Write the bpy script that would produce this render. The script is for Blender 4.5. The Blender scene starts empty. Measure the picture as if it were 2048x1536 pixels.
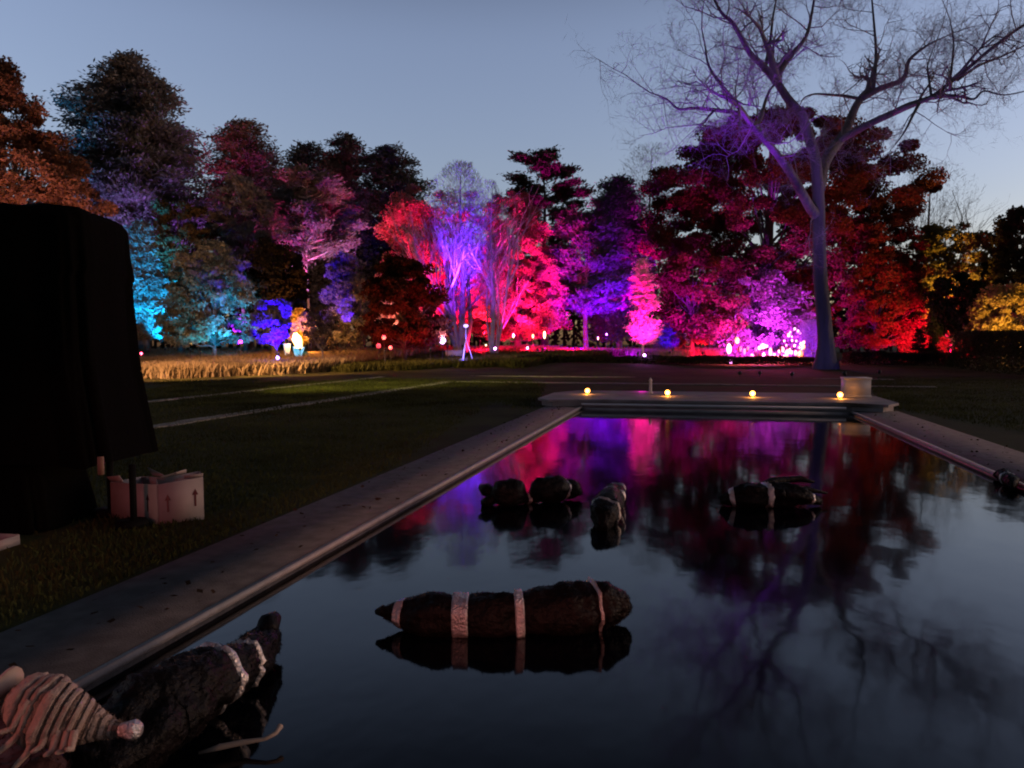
import bpy, math, random
import numpy as np
from mathutils import Vector, noise as mnoise
from math import sin, cos, pi, radians
S = bpy.context.scene
COL = S.collection
RS = np.random.RandomState
F = 1460.0; EYE = 1.6
YAW, PIT, ROLL = radians(14.07), radians(-3.06), radians(-0.25)

# ------------------------------------------------------------------ camera
cd = bpy.data.cameras.new('camera'); cam = bpy.data.objects.new('camera', cd); COL.objects.link(cam)
cam.location = (0, 0, EYE); cam.rotation_euler = (pi/2+PIT, 0, 0)
from mathutils import Matrix
Mr = Matrix.Rotation(YAW, 3, 'Z') @ Matrix.Rotation(pi/2+PIT, 3, 'X') @ Matrix.Rotation(ROLL, 3, 'Z')
cam.rotation_euler = Mr.to_euler()
cd.sensor_width = 36; cd.lens = 36*F/2048; cd.clip_end = 3000; cd.clip_start = .05
S.camera = cam
RIGHT = Vector((cos(YAW), sin(YAW), 0)); FWD = Vector((-sin(YAW), cos(YAW), 0))

def P(u, v, d):                      # a survey point: photo position and distance -> world
    r = Mr @ Vector(((u-1024)/F, -(v-768)/F, -1))
    return Vector((0, 0, EYE)) + r*(d/r.dot(FWD))
def G(u, v, z=0):
    r = Mr @ Vector(((u-1024)/F, -(v-768)/F, -1))
    return Vector((0, 0, EYE)) + r*((z-EYE)/r.z)
def sstep(a, b, x):
    t = np.clip((x-a)/(b-a), 0, 1); return t*t*(3-2*t)
def gz(x, y):
    """height of the terrain: flat garden, meadow rising towards the trees"""
    right = sstep(-14, 14, np.asarray(x, float))
    rise = (1.25*(1-right)+.45*right)*sstep(32, 74, np.asarray(y, float))
    bump = .12*np.sin(np.asarray(x)*.35+1)*np.sin(np.asarray(y)*.22)*sstep(30, 45, np.asarray(y, float))
    return rise+bump
def at(u, d, dz=0):
    p = P(u, 690, d); return Vector((p.x, p.y, float(gz(p.x, p.y))+dz))

# ------------------------------------------------------------------ materials
MATS = {}
def mat(name, col, rough=.8, metal=0, emit=None, es=0, noise=None, bump=0, bscale=20, trans=0, spec=None, detail=6):
    if name in MATS: return MATS[name]
    m = bpy.data.materials.new(name); m.use_nodes = True; MATS[name] = m
    nt = m.node_tree; b = nt.nodes['Principled BSDF']
    b.inputs['Base Color'].default_value = (*col, 1); b.inputs['Roughness'].default_value = rough
    b.inputs['Metallic'].default_value = metal
    if spec is not None: b.inputs['Specular IOR Level'].default_value = spec
    if emit: b.inputs['Emission Color'].default_value = (*emit, 1); b.inputs['Emission Strength'].default_value = es
    tc = nt.nodes.new('ShaderNodeTexCoord')
    if noise:                                          # (second colour, scale)
        n = nt.nodes.new('ShaderNodeTexNoise'); n.inputs['Scale'].default_value = noise[1]; n.inputs['Detail'].default_value = detail
        nt.links.new(tc.outputs['Object'], n.inputs['Vector'])
        r = nt.nodes.new('ShaderNodeValToRGB'); r.color_ramp.elements[0].position = .35; r.color_ramp.elements[1].position = .65
        r.color_ramp.elements[0].color = (*col, 1); r.color_ramp.elements[1].color = (*noise[0], 1)
        nt.links.new(n.outputs['Fac'], r.inputs['Fac']); nt.links.new(r.outputs['Color'], b.inputs['Base Color'])
    if bump:
        n2 = nt.nodes.new('ShaderNodeTexNoise'); n2.inputs['Scale'].default_value = bscale; n2.inputs['Detail'].default_value = 5
        nt.links.new(tc.outputs['Object'], n2.inputs['Vector'])
        bp = nt.nodes.new('ShaderNodeBump'); bp.inputs['Strength'].default_value = bump; bp.inputs['Distance'].default_value = .02
        nt.links.new(n2.outputs['Fac'], bp.inputs['Height']); nt.links.new(bp.outputs['Normal'], b.inputs['Normal'])
    return m
def leafmat(name, c1, c2, scale=.5):
    """matt leaves, colour varying from bough to bough, some light passing through"""
    if name in MATS: return MATS[name]
    m = bpy.data.materials.new(name); m.use_nodes = True; MATS[name] = m
    nt = m.node_tree; nt.nodes.clear(); N = nt.nodes.new; L = nt.links.new
    g = N('ShaderNodeNewGeometry'); n = N('ShaderNodeTexNoise'); n.inputs['Scale'].default_value = scale; n.inputs['Detail'].default_value = 8
    L(g.outputs['Position'], n.inputs['Vector'])
    r = N('ShaderNodeValToRGB'); r.color_ramp.elements[0].position = .36; r.color_ramp.elements[1].position = .64
    r.color_ramp.elements[0].color = (*c1, 1); r.color_ramp.elements[1].color = (*c2, 1)
    L(n.outputs['Fac'], r.inputs['Fac'])
    d = N('ShaderNodeBsdfDiffuse'); t = N('ShaderNodeBsdfTranslucent'); mx = N('ShaderNodeMixShader'); mx.inputs[0].default_value = .3
    o = N('ShaderNodeOutputMaterial')
    L(r.outputs['Color'], d.inputs['Color']); L(r.outputs['Color'], t.inputs['Color'])
    L(d.outputs[0], mx.inputs[1]); L(t.outputs[0], mx.inputs[2]); L(mx.outputs[0], o.inputs[0])
    return m
def glow(name, col, s):
    return mat(name, (.8, .8, .8), emit=col, es=s*.36)

# ------------------------------------------------------------------ mesh accumulator
class MB:
    def __init__(s): s.v = []; s.f = []; s.n = 0; s.tri = []
    def add(s, vs, fs):
        vs = np.asarray(vs, np.float32).reshape(-1, 3); s.v.append(vs)
        fs = np.asarray(fs, np.int32)+s.n; s.f.append(fs); s.n += len(vs)
    def tube(s, pts, rad, k=6, cap=True):
        pts = [Vector(p) for p in pts]; n = len(pts)
        ring = []; ref = None
        for i, p in enumerate(pts):
            t = (pts[min(i+1, n-1)]-pts[max(i-1, 0)])
            t = t.normalized() if t.length > 1e-9 else Vector((0, 0, 1))
            if ref is None: ref = Vector((1, 0, 0)) if abs(t.x) < .8 else Vector((0, 1, 0))
            a = (ref-t*ref.dot(t)).normalized(); b = t.cross(a); ref = a
            for j in range(k):
                q = 2*pi*j/k; ring.append(p+(a*cos(q)+b*sin(q))*rad[i])
        fs = []
        for i in range(n-1):
            for j in range(k):
                j2 = (j+1) % k; fs.append((i*k+j, i*k+j2, (i+1)*k+j2, (i+1)*k+j))
        base = len(ring)
        if cap:
            ring.append(pts[0]); ring.append(pts[-1])
            for j in range(k):
                j2 = (j+1) % k
                fs.append((base, j2, j, j)); fs.append((base+1, (n-1)*k+j, (n-1)*k+j2, (n-1)*k+j2))
        s.add([tuple(p) for p in ring], fs)
    def box(s, c, h, rz=0):
        c = Vector(c); co, si = cos(rz), sin(rz); vs = []
        for z in (-1, 1):
            for x, y in ((-1, -1), (1, -1), (1, 1), (-1, 1)):
                X, Y = x*h[0], y*h[1]; vs.append((c.x+X*co-Y*si, c.y+X*si+Y*co, c.z+z*h[2]))
        s.add(vs, [(3, 2, 1, 0), (4, 5, 6, 7), (0, 1, 5, 4), (1, 2, 6, 5), (2, 3, 7, 6), (3, 0, 4, 7)])
    def prism(s, poly, z0, z1, inset=0):
        n = len(poly); vs = [(x, y, z0) for x, y in poly]+[(x, y, z1) for x, y in poly]
        for i in range(n):
            j = (i+1) % n; s.add([vs[i], vs[j], vs[n+j], vs[n+i]], [(0, 1, 2, 3)])
        cx = sum(p[0] for p in poly)/n; cy = sum(p[1] for p in poly)/n
        for i in range(n):
            j = (i+1) % n; s.add([vs[n+i], vs[n+j], (cx, cy, z1)], [(0, 1, 2, 2)])
    def ball(s, c, r, k=12, m=8):
        vs = []; c = Vector(c); r = r if isinstance(r, (tuple, list)) else (r, r, r)
        for i in range(m+1):
            a = pi*i/m
            for j in range(k): b = 2*pi*j/k; vs.append((c.x+r[0]*sin(a)*cos(b), c.y+r[1]*sin(a)*sin(b), c.z+r[2]*cos(a)))
        s.add(vs, [(i*k+j, (i+1)*k+j, (i+1)*k+(j+1) % k, i*k+(j+1) % k) for i in range(m) for j in range(k)])
    def leaves(s, C, L, W, rng, flat=0.0, D=None):
        """rhombic leaves at centres C, length L, width W, random or along D"""
        n = len(C)
        if n == 0: return
        a = rng.normal(size=(n, 3))
        if D is not None: a = D+.55*a
        a /= np.linalg.norm(a, axis=1)[:, None]+1e-9
        b = rng.normal(size=(n, 3)); b[:, 2] *= (1-flat)
        b = np.cross(a, b) if flat == 0 else b-a*(a*b).sum(1)[:, None]
        b /= np.linalg.norm(b, axis=1)[:, None]+1e-9
        sc = rng.uniform(.6, 1.3, (n, 1)); l = L*sc*.5; w = W*sc*.5
        V = np.stack([C-a*l, C+b*w+a*l*.1, C+a*l, C-b*w+a*l*.1], 1).reshape(-1, 3)
        s.add(V, np.arange(n*4).reshape(-1, 4))
    def build(s, name, m, parent=None, smooth=False, org=None):
        V = np.concatenate(s.v); Fc = np.concatenate([x.reshape(-1, 4) for x in s.f])
        tri = Fc[:, 2] == Fc[:, 3]
        q = Fc[~tri]; t = Fc[tri][:, :3]
        me = bpy.data.meshes.new(name)
        off = Vector(org) if org is not None else Vector((0, 0, 0))
        V = V-np.array(off, np.float32)
        me.vertices.add(len(V)); me.vertices.foreach_set('co', V.astype(np.float32).ravel())
        nl = len(q)*4+len(t)*3; me.loops.add(nl)
        me.loops.foreach_set('vertex_index', np.concatenate([q.ravel(), t.ravel()]).astype(np.int32))
        me.polygons.add(len(q)+len(t))
        st = np.concatenate([np.arange(len(q))*4, len(q)*4+np.arange(len(t))*3]).astype(np.int32)
        me.polygons.foreach_set('loop_start', st)
        if smooth: me.polygons.foreach_set('use_smooth', np.ones(len(st), bool))
        me.update(calc_edges=True); me.validate()
        me.materials.append(m)
        o = bpy.data.objects.new(name, me); COL.objects.link(o)
        if parent is not None: o.parent = parent
        else: o.location = off
        return o
def tag(o, label=None, cat=None, group=None, kind=None):
    if label: o['label'] = label
    if cat: o['category'] = cat
    if group: o['group'] = group
    if kind: o['kind'] = kind
    return o
def thing(name, loc, label, cat, group=None, rz=0):
    o = bpy.data.objects.new(name, None); COL.objects.link(o); o.location = loc; o.rotation_euler.z = rz
    o.empty_display_size = .3
    return tag(o, label, cat, group)

# ------------------------------------------------------------------ sky, dusk light
w = bpy.data.worlds.new('World'); S.world = w; w.use_nodes = True
nt = w.node_tree; bg = nt.nodes['Background']; sky = nt.nodes.new('ShaderNodeTexSky')
sky.sky_type = 'NISHITA'; sky.sun_disc = False
SUN_EL, SUN_AZ = radians(2.0), radians(75)          # afterglow low behind the right hand trees
sky.sun_elevation = SUN_EL; sky.sun_rotation = SUN_AZ
sky.air_density = 1.0; sky.dust_density = 1.5; sky.ozone_density = 2.0; sky.altitude = 0
hs = nt.nodes.new('ShaderNodeHueSaturation'); hs.inputs['Saturation'].default_value = .78
tm = nt.nodes.new('ShaderNodeMix'); tm.data_type = 'RGBA'; tm.blend_type = 'MULTIPLY'; tm.inputs[0].default_value = 1; tm.inputs[7].default_value = (1.0, .92, 1.09, 1)
nt.links.new(sky.outputs[0], hs.inputs['Color']); nt.links.new(hs.outputs[0], tm.inputs[6]); geo = nt.nodes.new('ShaderNodeTexCoord'); sp_ = nt.nodes.new('ShaderNodeSeparateXYZ'); nt.links.new(geo.outputs['Generated'], sp_.inputs[0])
def mrange(sock, a, b_, c, d):
    m = nt.nodes.new('ShaderNodeMapRange'); m.interpolation_type = 'SMOOTHSTEP'
    for i_, v_ in zip((1, 2, 3, 4), (a, b_, c, d)): m.inputs[i_].default_value = v_
    nt.links.new(sock, m.inputs[0]); return m.outputs[0]
up_ = mrange(sp_.outputs['Z'], .36, .60, 1.16, .13); bk_ = mrange(sp_.outputs['Y'], -.35, .35, .30, 1.0)
ml = nt.nodes.new('ShaderNodeMath'); ml.operation = 'MULTIPLY'; nt.links.new(up_, ml.inputs[0]); nt.links.new(bk_, ml.inputs[1])
ms = nt.nodes.new('ShaderNodeMath'); ms.operation = 'MULTIPLY'; ms.inputs[1].default_value = .15; nt.links.new(ml.outputs[0], ms.inputs[0]); nt.links.new(ms.outputs[0], bg.inputs[1])
nt.links.new(tm.outputs[2], bg.inputs[0]); bg.inputs[1].default_value = .15
sl = bpy.data.lights.new('sun', 'SUN'); so = bpy.data.objects.new('sun', sl); COL.objects.link(so)
sl.energy = .02; sl.angle = radians(20); sl.color = (1, .86, .72)
so.rotation_euler = (radians(84), 0, -SUN_AZ+pi)
S.view_settings.view_transform = 'Standard'; S.view_settings.look = 'None'; S.view_settings.exposure = 1.6

# ------------------------------------------------------------------ ground, pool
PX0, PX1, PY0, PY1 = -2.80, 3.56, -3.2, 18.72       # water
CX0, CX1, CY0, CY1 = -3.74, 4.62, -4.2, 19.6        # outside of the coping
xs = sorted(set(list(np.linspace(-160, 160, 129))+[CX0, CX1]+[-700, -350, 350, 700]))
ys = sorted(set(list(np.linspace(-30, 150, 91))+[CY0, CY1]+[-400, 300, 800]))
xs = [x for x in xs if not (CX0-.4 < x < CX0 or CX1 < x < CX1+.4)]
X, Y = np.meshgrid(xs, ys); Z = gz(X, Y)
mb = MB(); nx = len(xs)
fs = []
for j in range(len(ys)-1):
    for i in range(nx-1):
        if xs[i] >= CX0 and xs[i+1] <= CX1 and ys[j] >= CY0 and ys[j+1] <= CY1: continue
        fs.append((j*nx+i, j*nx+i+1, (j+1)*nx+i+1, (j+1)*nx+i))
mb.add(np.stack([X, Y, Z], -1).reshape(-1, 3), fs)
lawn = mat('lawn_grass', (.030, .027, .009), rough=.95, noise=((.060, .060, .018), .45), bump=.9, bscale=30, spec=.1, detail=12)
tag(mb.build('lawn', lawn, smooth=True), kind='structure')

stone = mat('coping_stone', (.085, .072, .070), rough=.9, noise=((.14, .12, .118), 7), bump=.5, bscale=90, detail=12)
lip = mat('coping_lip_stone', (.30, .275, .275), rough=.6, noise=((.40, .37, .37), 5), bump=.2, bscale=60)
dark_in = mat('pool_basin_plaster', (.02, .025, .035), rough=.7)
mb = MB()
LIPW = .05
def slab(mb, x0, x1, y0, y1, z0, z1): mb.box(((x0+x1)/2, (y0+y1)/2, (z0+z1)/2), ((x1-x0)/2, (y1-y0)/2, (z1-z0)/2))
slab(mb, CX0, PX0-LIPW-.004, CY0, PY1, -.3, .012); slab(mb, PX1+LIPW+.004, CX1, CY0, PY1, -.3, .012)
slab(mb, PX0-LIPW, PX1+LIPW, CY0, PY0-LIPW-.004, -.3, .012)
tag(mb.build('pool_coping', stone), kind='structure')
mb = MB()
slab(mb, PX0-LIPW, PX0, PY0, PY1, -.018, .018); slab(mb, PX1, PX1+LIPW, PY0, PY1, -.018, .018)
slab(mb, PX0-LIPW, PX1+LIPW, PY0-LIPW, PY0-.002, -.018, .018)
tag(mb.build('pool_edge', lip), kind='structure')
mb = MB()
slab(mb, PX0-LIPW, PX0-.012, PY0, PY1, -1.5, -.02); slab(mb, PX1+.012, PX1+LIPW, PY0, PY1, -1.5, -.02)
tag(mb.build('pool_wall', mat('pool_wall_stone', (.05, .045, .045), rough=.6, noise=((.09, .08, .08), 6), bump=.4, bscale=30)), kind='structure')
mb = MB(); slab(mb, PX0-.02, PX1+.02, PY0-.02, PY1+.3, -1.6, -1.5)
tag(mb.build('pool_floor', dark_in), kind='structure')

# water
wm = bpy.data.materials.new('pool_water'); wm.use_nodes = True; n_ = wm.node_tree; b = n_.nodes['Principled BSDF']
b.inputs['Base Color'].default_value = (.0012, .0022, .004, 1); b.inputs['Roughness'].default_value = .062; b.inputs['IOR'].default_value = 1.333
tc = n_.nodes.new('ShaderNodeTexCoord'); mp = n_.nodes.new('ShaderNodeMapping'); mp.inputs['Scale'].default_value = (1.6, 1.1, 1)
nz = n_.nodes.new('ShaderNodeTexNoise'); nz.inputs['Scale'].default_value = 1.3; nz.inputs['Detail'].default_value = 3
bp = n_.nodes.new('ShaderNodeBump'); bp.inputs['Strength'].default_value = .10; bp.inputs['Distance'].default_value = .03
n_.links.new(tc.outputs['Object'], mp.inputs[0]); n_.links.new(mp.outputs[0], nz.inputs['Vector']); n_.links.new(nz.outputs['Fac'], bp.inputs['Height']); n_.links.new(bp.outputs[0], b.inputs['Normal'])
mb = MB(); WZ = -.05
mb.add([(PX0-.011, PY0, WZ), (PX1+.011, PY0, WZ), (PX1+.011, PY1+.0, WZ), (PX0-.011, PY1+.0, WZ)], [(0, 1, 2, 3)])
tag(mb.build('pool_water', wm), kind='structure')

# raised terrace at the far end
mb = MB()
poly = [((x-.3)*.965+.3, yy) if abs(x-.4) > 3.4 else (x, yy) for x, yy in [(-2.86, 18.72), (3.62, 18.72), (4.35, 18.3), (4.75, 19.0), (4.75, 21.2), (4.2, 22.3), (-3.5, 22.3), (-4.1, 21.2), (-4.1, 19.0), (-3.7, 18.5)]]
mb.prism(poly, -.5, .13)
poly2 = [(x*1.015+(-.03 if x < 0 else .03), yy+(.05 if yy > 20 else -.06)) for x, yy in poly]
mb.prism(poly2, .132, .19)
tag(mb.build('pool_terrace', mat('terrace_stone', (.20, .175, .185), rough=.75, noise=((.30, .27, .28), 1.8), bump=.3, bscale=40)), kind='structure')
mb = MB(); slab(mb, PX0, PX1, 18.42, 18.60, -.13, -.02)
o = mb.build('overflow_step', lip, org=(.3, 18.5, -.10)); tag(o, 'thin pale stone step just above the water at the far end of the pool', 'step')
r = thing('handrail', (.3, 18.45, 0), 'long pale metal rail along the foot of the far terrace', 'rail')
mb = MB(); mb.tube([(-3.1, 0, .085), (3.15, 0, .085)], [.028, .028], 10); mb.build('bar', mat('pale_metal', (.75, .7, .73), rough=.35), r)
for x in (-3.05, -1, 1, 3.1):
    mb = MB(); mb.tube([(x, .0, .085), (x, .22, .085)], [.012, .012], 6); mb.build('bracket', MATS['pale_metal'], r)

# garden path edging, laid parallel to the pool
edge_m = mat('path_edging_stone', (.20, .185, .15), rough=.9, noise=((.32, .29, .24), 3), bump=.4, bscale=30)
def strip(name, a, b_, wd):
    mb = MB(); a, b_ = Vector(a), Vector(b_); d = (b_-a).normalized(); nrm = Vector((-d.y, d.x, 0)); n = int((b_-a).length/.8)+1
    rg = random.Random(7)
    for i in range(n):
        p, q = a.lerp(b_, i/n), a.lerp(b_, (i+.97)/n); j = rg.uniform(-.02, .02)
        c = [(t+nrm*(s*wd/2+j)) for t, s in ((p, -1), (q, -1), (q, 1), (p, 1))]
        z0 = -.05; z1 = .02+rg.uniform(0, .012)
        mb.prism([(k.x, k.y) for k in c], z0, z1)
    tag(mb.build(name, edge_m), kind='structure')
strip('path_edge', (-15.3, 8, 0), (-15.3, 36, 0), .34)
strip('path_edge', (-10.4, 7, 0), (-10.4, 30.2, 0), .42)
strip('path_edge', (-10.1, 30.4, 0), (8.5, 29.3, 0), .40)
strip('path_edge', (-15.0, 36.4, 0), (8.5, 35.2, 0), .34)

# ------------------------------------------------------------------ vegetation
bark = mat('bark', (.06, .048, .042), rough=.9, noise=((.10, .085, .075), 4), bump=.8, bscale=12)
bark_pale = mat('pale_bark', (.30, .28, .27), rough=.8, noise=((.42, .40, .38), 3), bump=.5, bscale=14)
bark_grey = mat('grey_bark', (.11, .10, .105), rough=.9, noise=((.17, .155, .16), 3), bump=.8, bscale=10)

class Env:
    def __init__(s, u, d, prof, base=None):
        s.org = at(u, d); s.d = d; s.u = u
        pr = sorted([(P(u, v, d).z-s.org.z, (u-a)*d/F, (b_-u)*d/F) for v, a, b_ in prof])
        s.h = np.array([p[0] for p in pr]); s.l = np.array([p[1] for p in pr]); s.r = np.array([p[2] for p in pr])
        s.top, s.bot = s.h[-1], s.h[0]
    def R(s, h, th):                                  # radius at height and azimuth (0 = right of the photo)
        l = np.interp(h, s.h, s.l); r = np.interp(h, s.h, s.r); c = np.cos(th)
        side = np.where(c > 0, r, l)
        return side*c*c+.5*(l+r)*(1-c*c)*.85+0
    def pt(s, h, th, rr):
        x = rr*np.cos(th); yv = rr*np.sin(th)
        return np.stack([RIGHT.x*x+FWD.x*yv, RIGHT.y*x+FWD.y*yv, h], -1)

def vnoise(rng, k=5):
    ph = rng.uniform(0, 6.28, (k, 3)); fr = rng.uniform(1, 5, (k, 2))
    return lambda th, h: sum(np.sin(np.round(fr[i, 0])*th+fr[i, 1]*h*.35+ph[i, 0]) for i in range(k))/k

def make_tree(name, label, cat, u, d, prof, style='round', leaf=None, barkm=None, seed=1, n=14000, lsize=.28, group=None,
              trunk_r=.35, lean=0, clump=None, gaps=.0, bare_to=None, droop=0.0, limbs=14):
    rng = RS(seed); E_ = Env(u, d, prof); barkm = barkm or bark
    root = thing(name, E_.org, label, cat, group)
    H = E_.top; nz_ = vnoise(rng)
    tb = MB(); lb = MB()
    ax = lambda h: np.stack([RIGHT.x*lean*(h/H)**1.5+0*h, RIGHT.y*lean*(h/H)**1.5+0*h, h], -1)
    tp = [tuple(ax(np.float64(H*t))+np.array([.06*sin(t*9+seed), .06*cos(t*7+seed), 0])*H*.08) for t in np.linspace(0, .97, 12)]
    tp[0] = (tp[0][0], tp[0][1], -.3)
    tb.tube(tp, [trunk_r*(1.25 if i == 0 else 1)*(1-.93*i/11) for i in range(12)], 8)
    wid = float(np.mean(E_.l+E_.r))
    if style in ('round', 'loose'):
        rc = clump or max(.5, wid*.085)
        K = int(max(40, min(900, (H-E_.bot)*wid*pi*.55/(rc*rc*1.1)))); M = max(10, int(n*1.9/K)); lsize_ = lsize*1.12
        hh = rng.uniform(0, 1, K*6)*(H-E_.bot)+E_.bot; Rw = np.interp(hh, E_.h, E_.l+E_.r)
        hh = hh[rng.uniform(0, Rw.max(), len(hh)) < Rw+.3][:K]; K = len(hh)
        th = rng.uniform(0, 2*pi, K); rf = 1-.55*rng.uniform(0, 1, K)**1.6
        rr = E_.R(hh, th)*rf*(1+.22*nz_(th, hh)); C = E_.pt(hh, th, rr)
        size = rc*rng.uniform(.55, 1.35, K)
        keep = rng.uniform(size=K) > gaps; C, size, hh2 = C[keep], size[keep], hh[keep]; K = len(C)
        dirs = rng.normal(size=(K, M, 3)); dirs /= np.linalg.norm(dirs, axis=2)[:, :, None]
        rad = rng.uniform(0, 1, (K, M, 1))**.45*1.15
        off = dirs*rad*size[:, None, None]; off[:, :, 2] *= .62
        off[:, :, 2] -= droop*np.abs(off[:, :, 0])*.5
        lb.leaves((C[:, None, :]+off).reshape(-1, 3), lsize_, lsize_*.62, rng)
        nl = min(K, limbs*4); idx = rng.permutation(K)[:nl]
        for i in idx:
            c = C[i]*np.array([.8, .8, .96]); h0 = max(E_.bot*.7, c[2]*rng.uniform(.45, .7)); h0 = max(.6, min(h0, H*.8))
            p0 = ax(np.float64(h0)); mid = p0*.45+c*.55+np.array([0, 0, -.05*H*.3]); r0 = trunk_r*.28*(1-h0/H)+.03
            tb.tube([p0, p0*.7+mid*.3+np.array([0, 0, .1]), mid, c], [r0, r0*.8, r0*.55, .015], 5, cap=False)
    elif style in ('conifer', 'pine'):
        step = max(.4, H/(40 if style == 'conifer' else 24)); h = E_.bot
        Cs = []; Ds = []; tot = 0; br = []
        while h < H*.985:
            k = 9 if style == 'conifer' else 6
            for j in range(k):
                th = rng.uniform(0, 2*pi); hj = h+rng.uniform(-.5, .5)*step
                if style == 'pine' and rng.uniform() < gaps: continue
                Rr = float(E_.R(np.array(hj), np.array(th)))*rng.uniform(.8, 1.14)*(1+.16*float(nz_(th, hj)))
                if Rr < .15: continue
                up = (.25 if style == 'pine' else -.10)*Rr
                a = ax(np.float64(max(.3, hj-.08*Rr-(.15*Rr if style == 'pine' else 0)))); e = E_.pt(np.array(hj+up*.5), np.array(th), np.array(Rr)); 
                e = e+ (ax(np.float64(hj))-np.array([0, 0, hj]))
                m1 = a*.5+e*.5+np.array([0, 0, (.07 if style == 'conifer' else -.04)*Rr]); br.append((a, m1, e, Rr))
            h += step
        Lt = sum(b_[3] for b_ in br); per = n/Lt
        for a, m1, e, Rr in br:
            r0 = .02+.014*Rr; tb.tube([a, m1, e], [r0, r0*.7, .012], 4, cap=False)
            m = int(per*Rr*2.2)
            if style == 'conifer': t = rng.uniform(.12, 1, m)**.8; sp = min(.34, .022*H)+.10*Rr*(1-t*.5)
            else: t = .35+.68*rng.beta(2.2, 1.2, m); sp = .40+.05*Rr+0*t
            q = ((1-t)**2)[:, None]*a+(2*t*(1-t))[:, None]*m1+(t**2)[:, None]*e
            if style == 'pine':                       # tufts along the bough
                nt_ = max(2, int(Rr*2.2)); tc_ = rng.normal(size=(nt_, 3))*np.array([.5, .5, .22])*(.35+.1*Rr)
                q = q+tc_[(t*nt_).astype(int) % nt_]; sp = .28+.03*Rr+0*t
            o3 = rng.normal(size=(m, 3))*sp[:, None]*np.array([1, 1, .42])
            if style == 'conifer': o3[:, 2] -= np.abs(rng.normal(size=m))*.16*sp
            ou = (e-a)/np.linalg.norm(e-a)
            lb.leaves(q+o3, lsize*1.5, lsize*.46, rng, D=np.tile(ou, (m, 1)))
    elif style == 'feather':                          # many rising stems ending in a haze of twigs
        pts = []
        def grow(p, dv, ln, r, lv):
            q = p+dv*ln*.5+Vector(rng.normal(size=3))*ln*.04; e = p+dv*ln+Vector(rng.normal(size=3))*ln*.06
            tb.tube([p, q, e], [r, r*.8, r*.6], 5 if lv < 2 else 3, cap=False)
            if lv >= 4:
                pts.append(e); return
            for k in range(3 if lv else limbs):
                nd = (dv+Vector(rng.normal(size=3))*(.34 if lv else .42)+Vector((0, 0, .12))).normalized()
                st = p.lerp(e, rng.uniform(.45, 1)) if lv else p.lerp(e, rng.uniform(.1, .9))
                grow(st, nd, ln*rng.uniform(.5, .8), r*.55, lv+1)
        for k in range(5):
            a = rng.uniform(0, 2*pi); sp = rng.uniform(.05, .28)
            grow(Vector((cos(a)*.3, sin(a)*.3, 0)), Vector((cos(a)*sp, sin(a)*sp, 1)).normalized(), H*.42, trunk_r*rng.uniform(.35, .7), 0 if k == 0 else 1)
        V = np.array([tuple(p) for p in pts]); V = V[V[:, 2] > E_.bot] if len(V) else V
        m = max(1, int(n/max(1, len(V))))
        C = (V[:, None, :]+rng.normal(size=(len(V), m, 3))*np.array([.45, .45, .5])).reshape(-1, 3)
        th = np.arctan2(C @ np.array(FWD), C @ np.array(RIGHT)); rr = np.hypot(C[:, 0], C[:, 1])
        ok = (rr < E_.R(C[:, 2], th)*1.08+.2) & (C[:, 2] < H); C = C[ok]
        lb.leaves(C, lsize*1.6, lsize*.16, rng)
        # twig haze filling the envelope
        K = n; hh = rng.uniform(E_.bot, H, K); th = rng.uniform(0, 2*pi, K); rr = E_.R(hh, th)*np.sqrt(rng.uniform(.05, 1, K))*(1+.2*nz_(th, hh))
        C = E_.pt(hh, th, rr); D = C*np.array([1, 1, 0])/(rr[:, None]+.1)*.5+np.array([0, 0, 1.0])
        lb.leaves(C, lsize*2.2, lsize*.13, rng, D=D)
    tb.build('trunk', barkm, root, smooth=True)
    if lb.n: lb.build('crown', leaf, root)
    return root

LM = leafmat
brown = LM('oak_leaves_brown', (.10, .048, .028), (.20, .10, .055))
fir = LM('fir_needles', (.035, .042, .028), (.075, .08, .06))
pine_m = LM('pine_needles_grey', (.10, .10, .09), (.19, .18, .17))
russet = LM('russet_leaves', (.09, .032, .022), (.19, .06, .04))
maple = LM('maple_leaves_crimson', (.26, .08, .07), (.42, .20, .18))
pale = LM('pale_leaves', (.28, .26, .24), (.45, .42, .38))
olive = LM('olive_leaves', (.13, .12, .045), (.22, .19, .07))
gold = LM('golden_leaves', (.22, .16, .05), (.40, .30, .10))
darkleaf = LM('dark_leaves', (.022, .02, .014), (.05, .04, .03))
twigm = LM('twigs_grey_violet', (.16, .15, .15), (.28, .26, .26))

T = make_tree
T('oak_tree', 'tall orange-brown tree rising behind the black draped tower at the left edge', 'tree', 20, 44,
  [(120, -10, 30), (190, -80, 70), (270, -140, 110), (340, -190, 150), (420, -220, 215), (500, -200, 220), (540, -120, 180)], 'round', brown, seed=11, n=46000, lsize=.19, trunk_r=.6)
T('spruce_tree', 'tallest dark conifer with a mauve-grey crown, right of the orange tree', 'tree', 285, 66,
  [(105, 270, 292), (150, 215, 330), (220, 160, 375), (300, 140, 400), (400, 135, 445), (470, 170, 440), (500, 210, 410)], 'conifer', pine_m, seed=12, n=46000, lsize=.30, trunk_r=.6, group='tall conifers')
T('cypress_tree', 'narrow tree flooded bright cyan beside the black draped tower', 'tree', 292, 56,
  [(440, 282, 300), (500, 262, 318), (560, 250, 328), (620, 245, 332), (670, 248, 330)], 'conifer', LM('cypress_leaves', (.09, .10, .09), (.16, .17, .15)), seed=13, n=15000, lsize=.22, trunk_r=.25)
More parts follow.
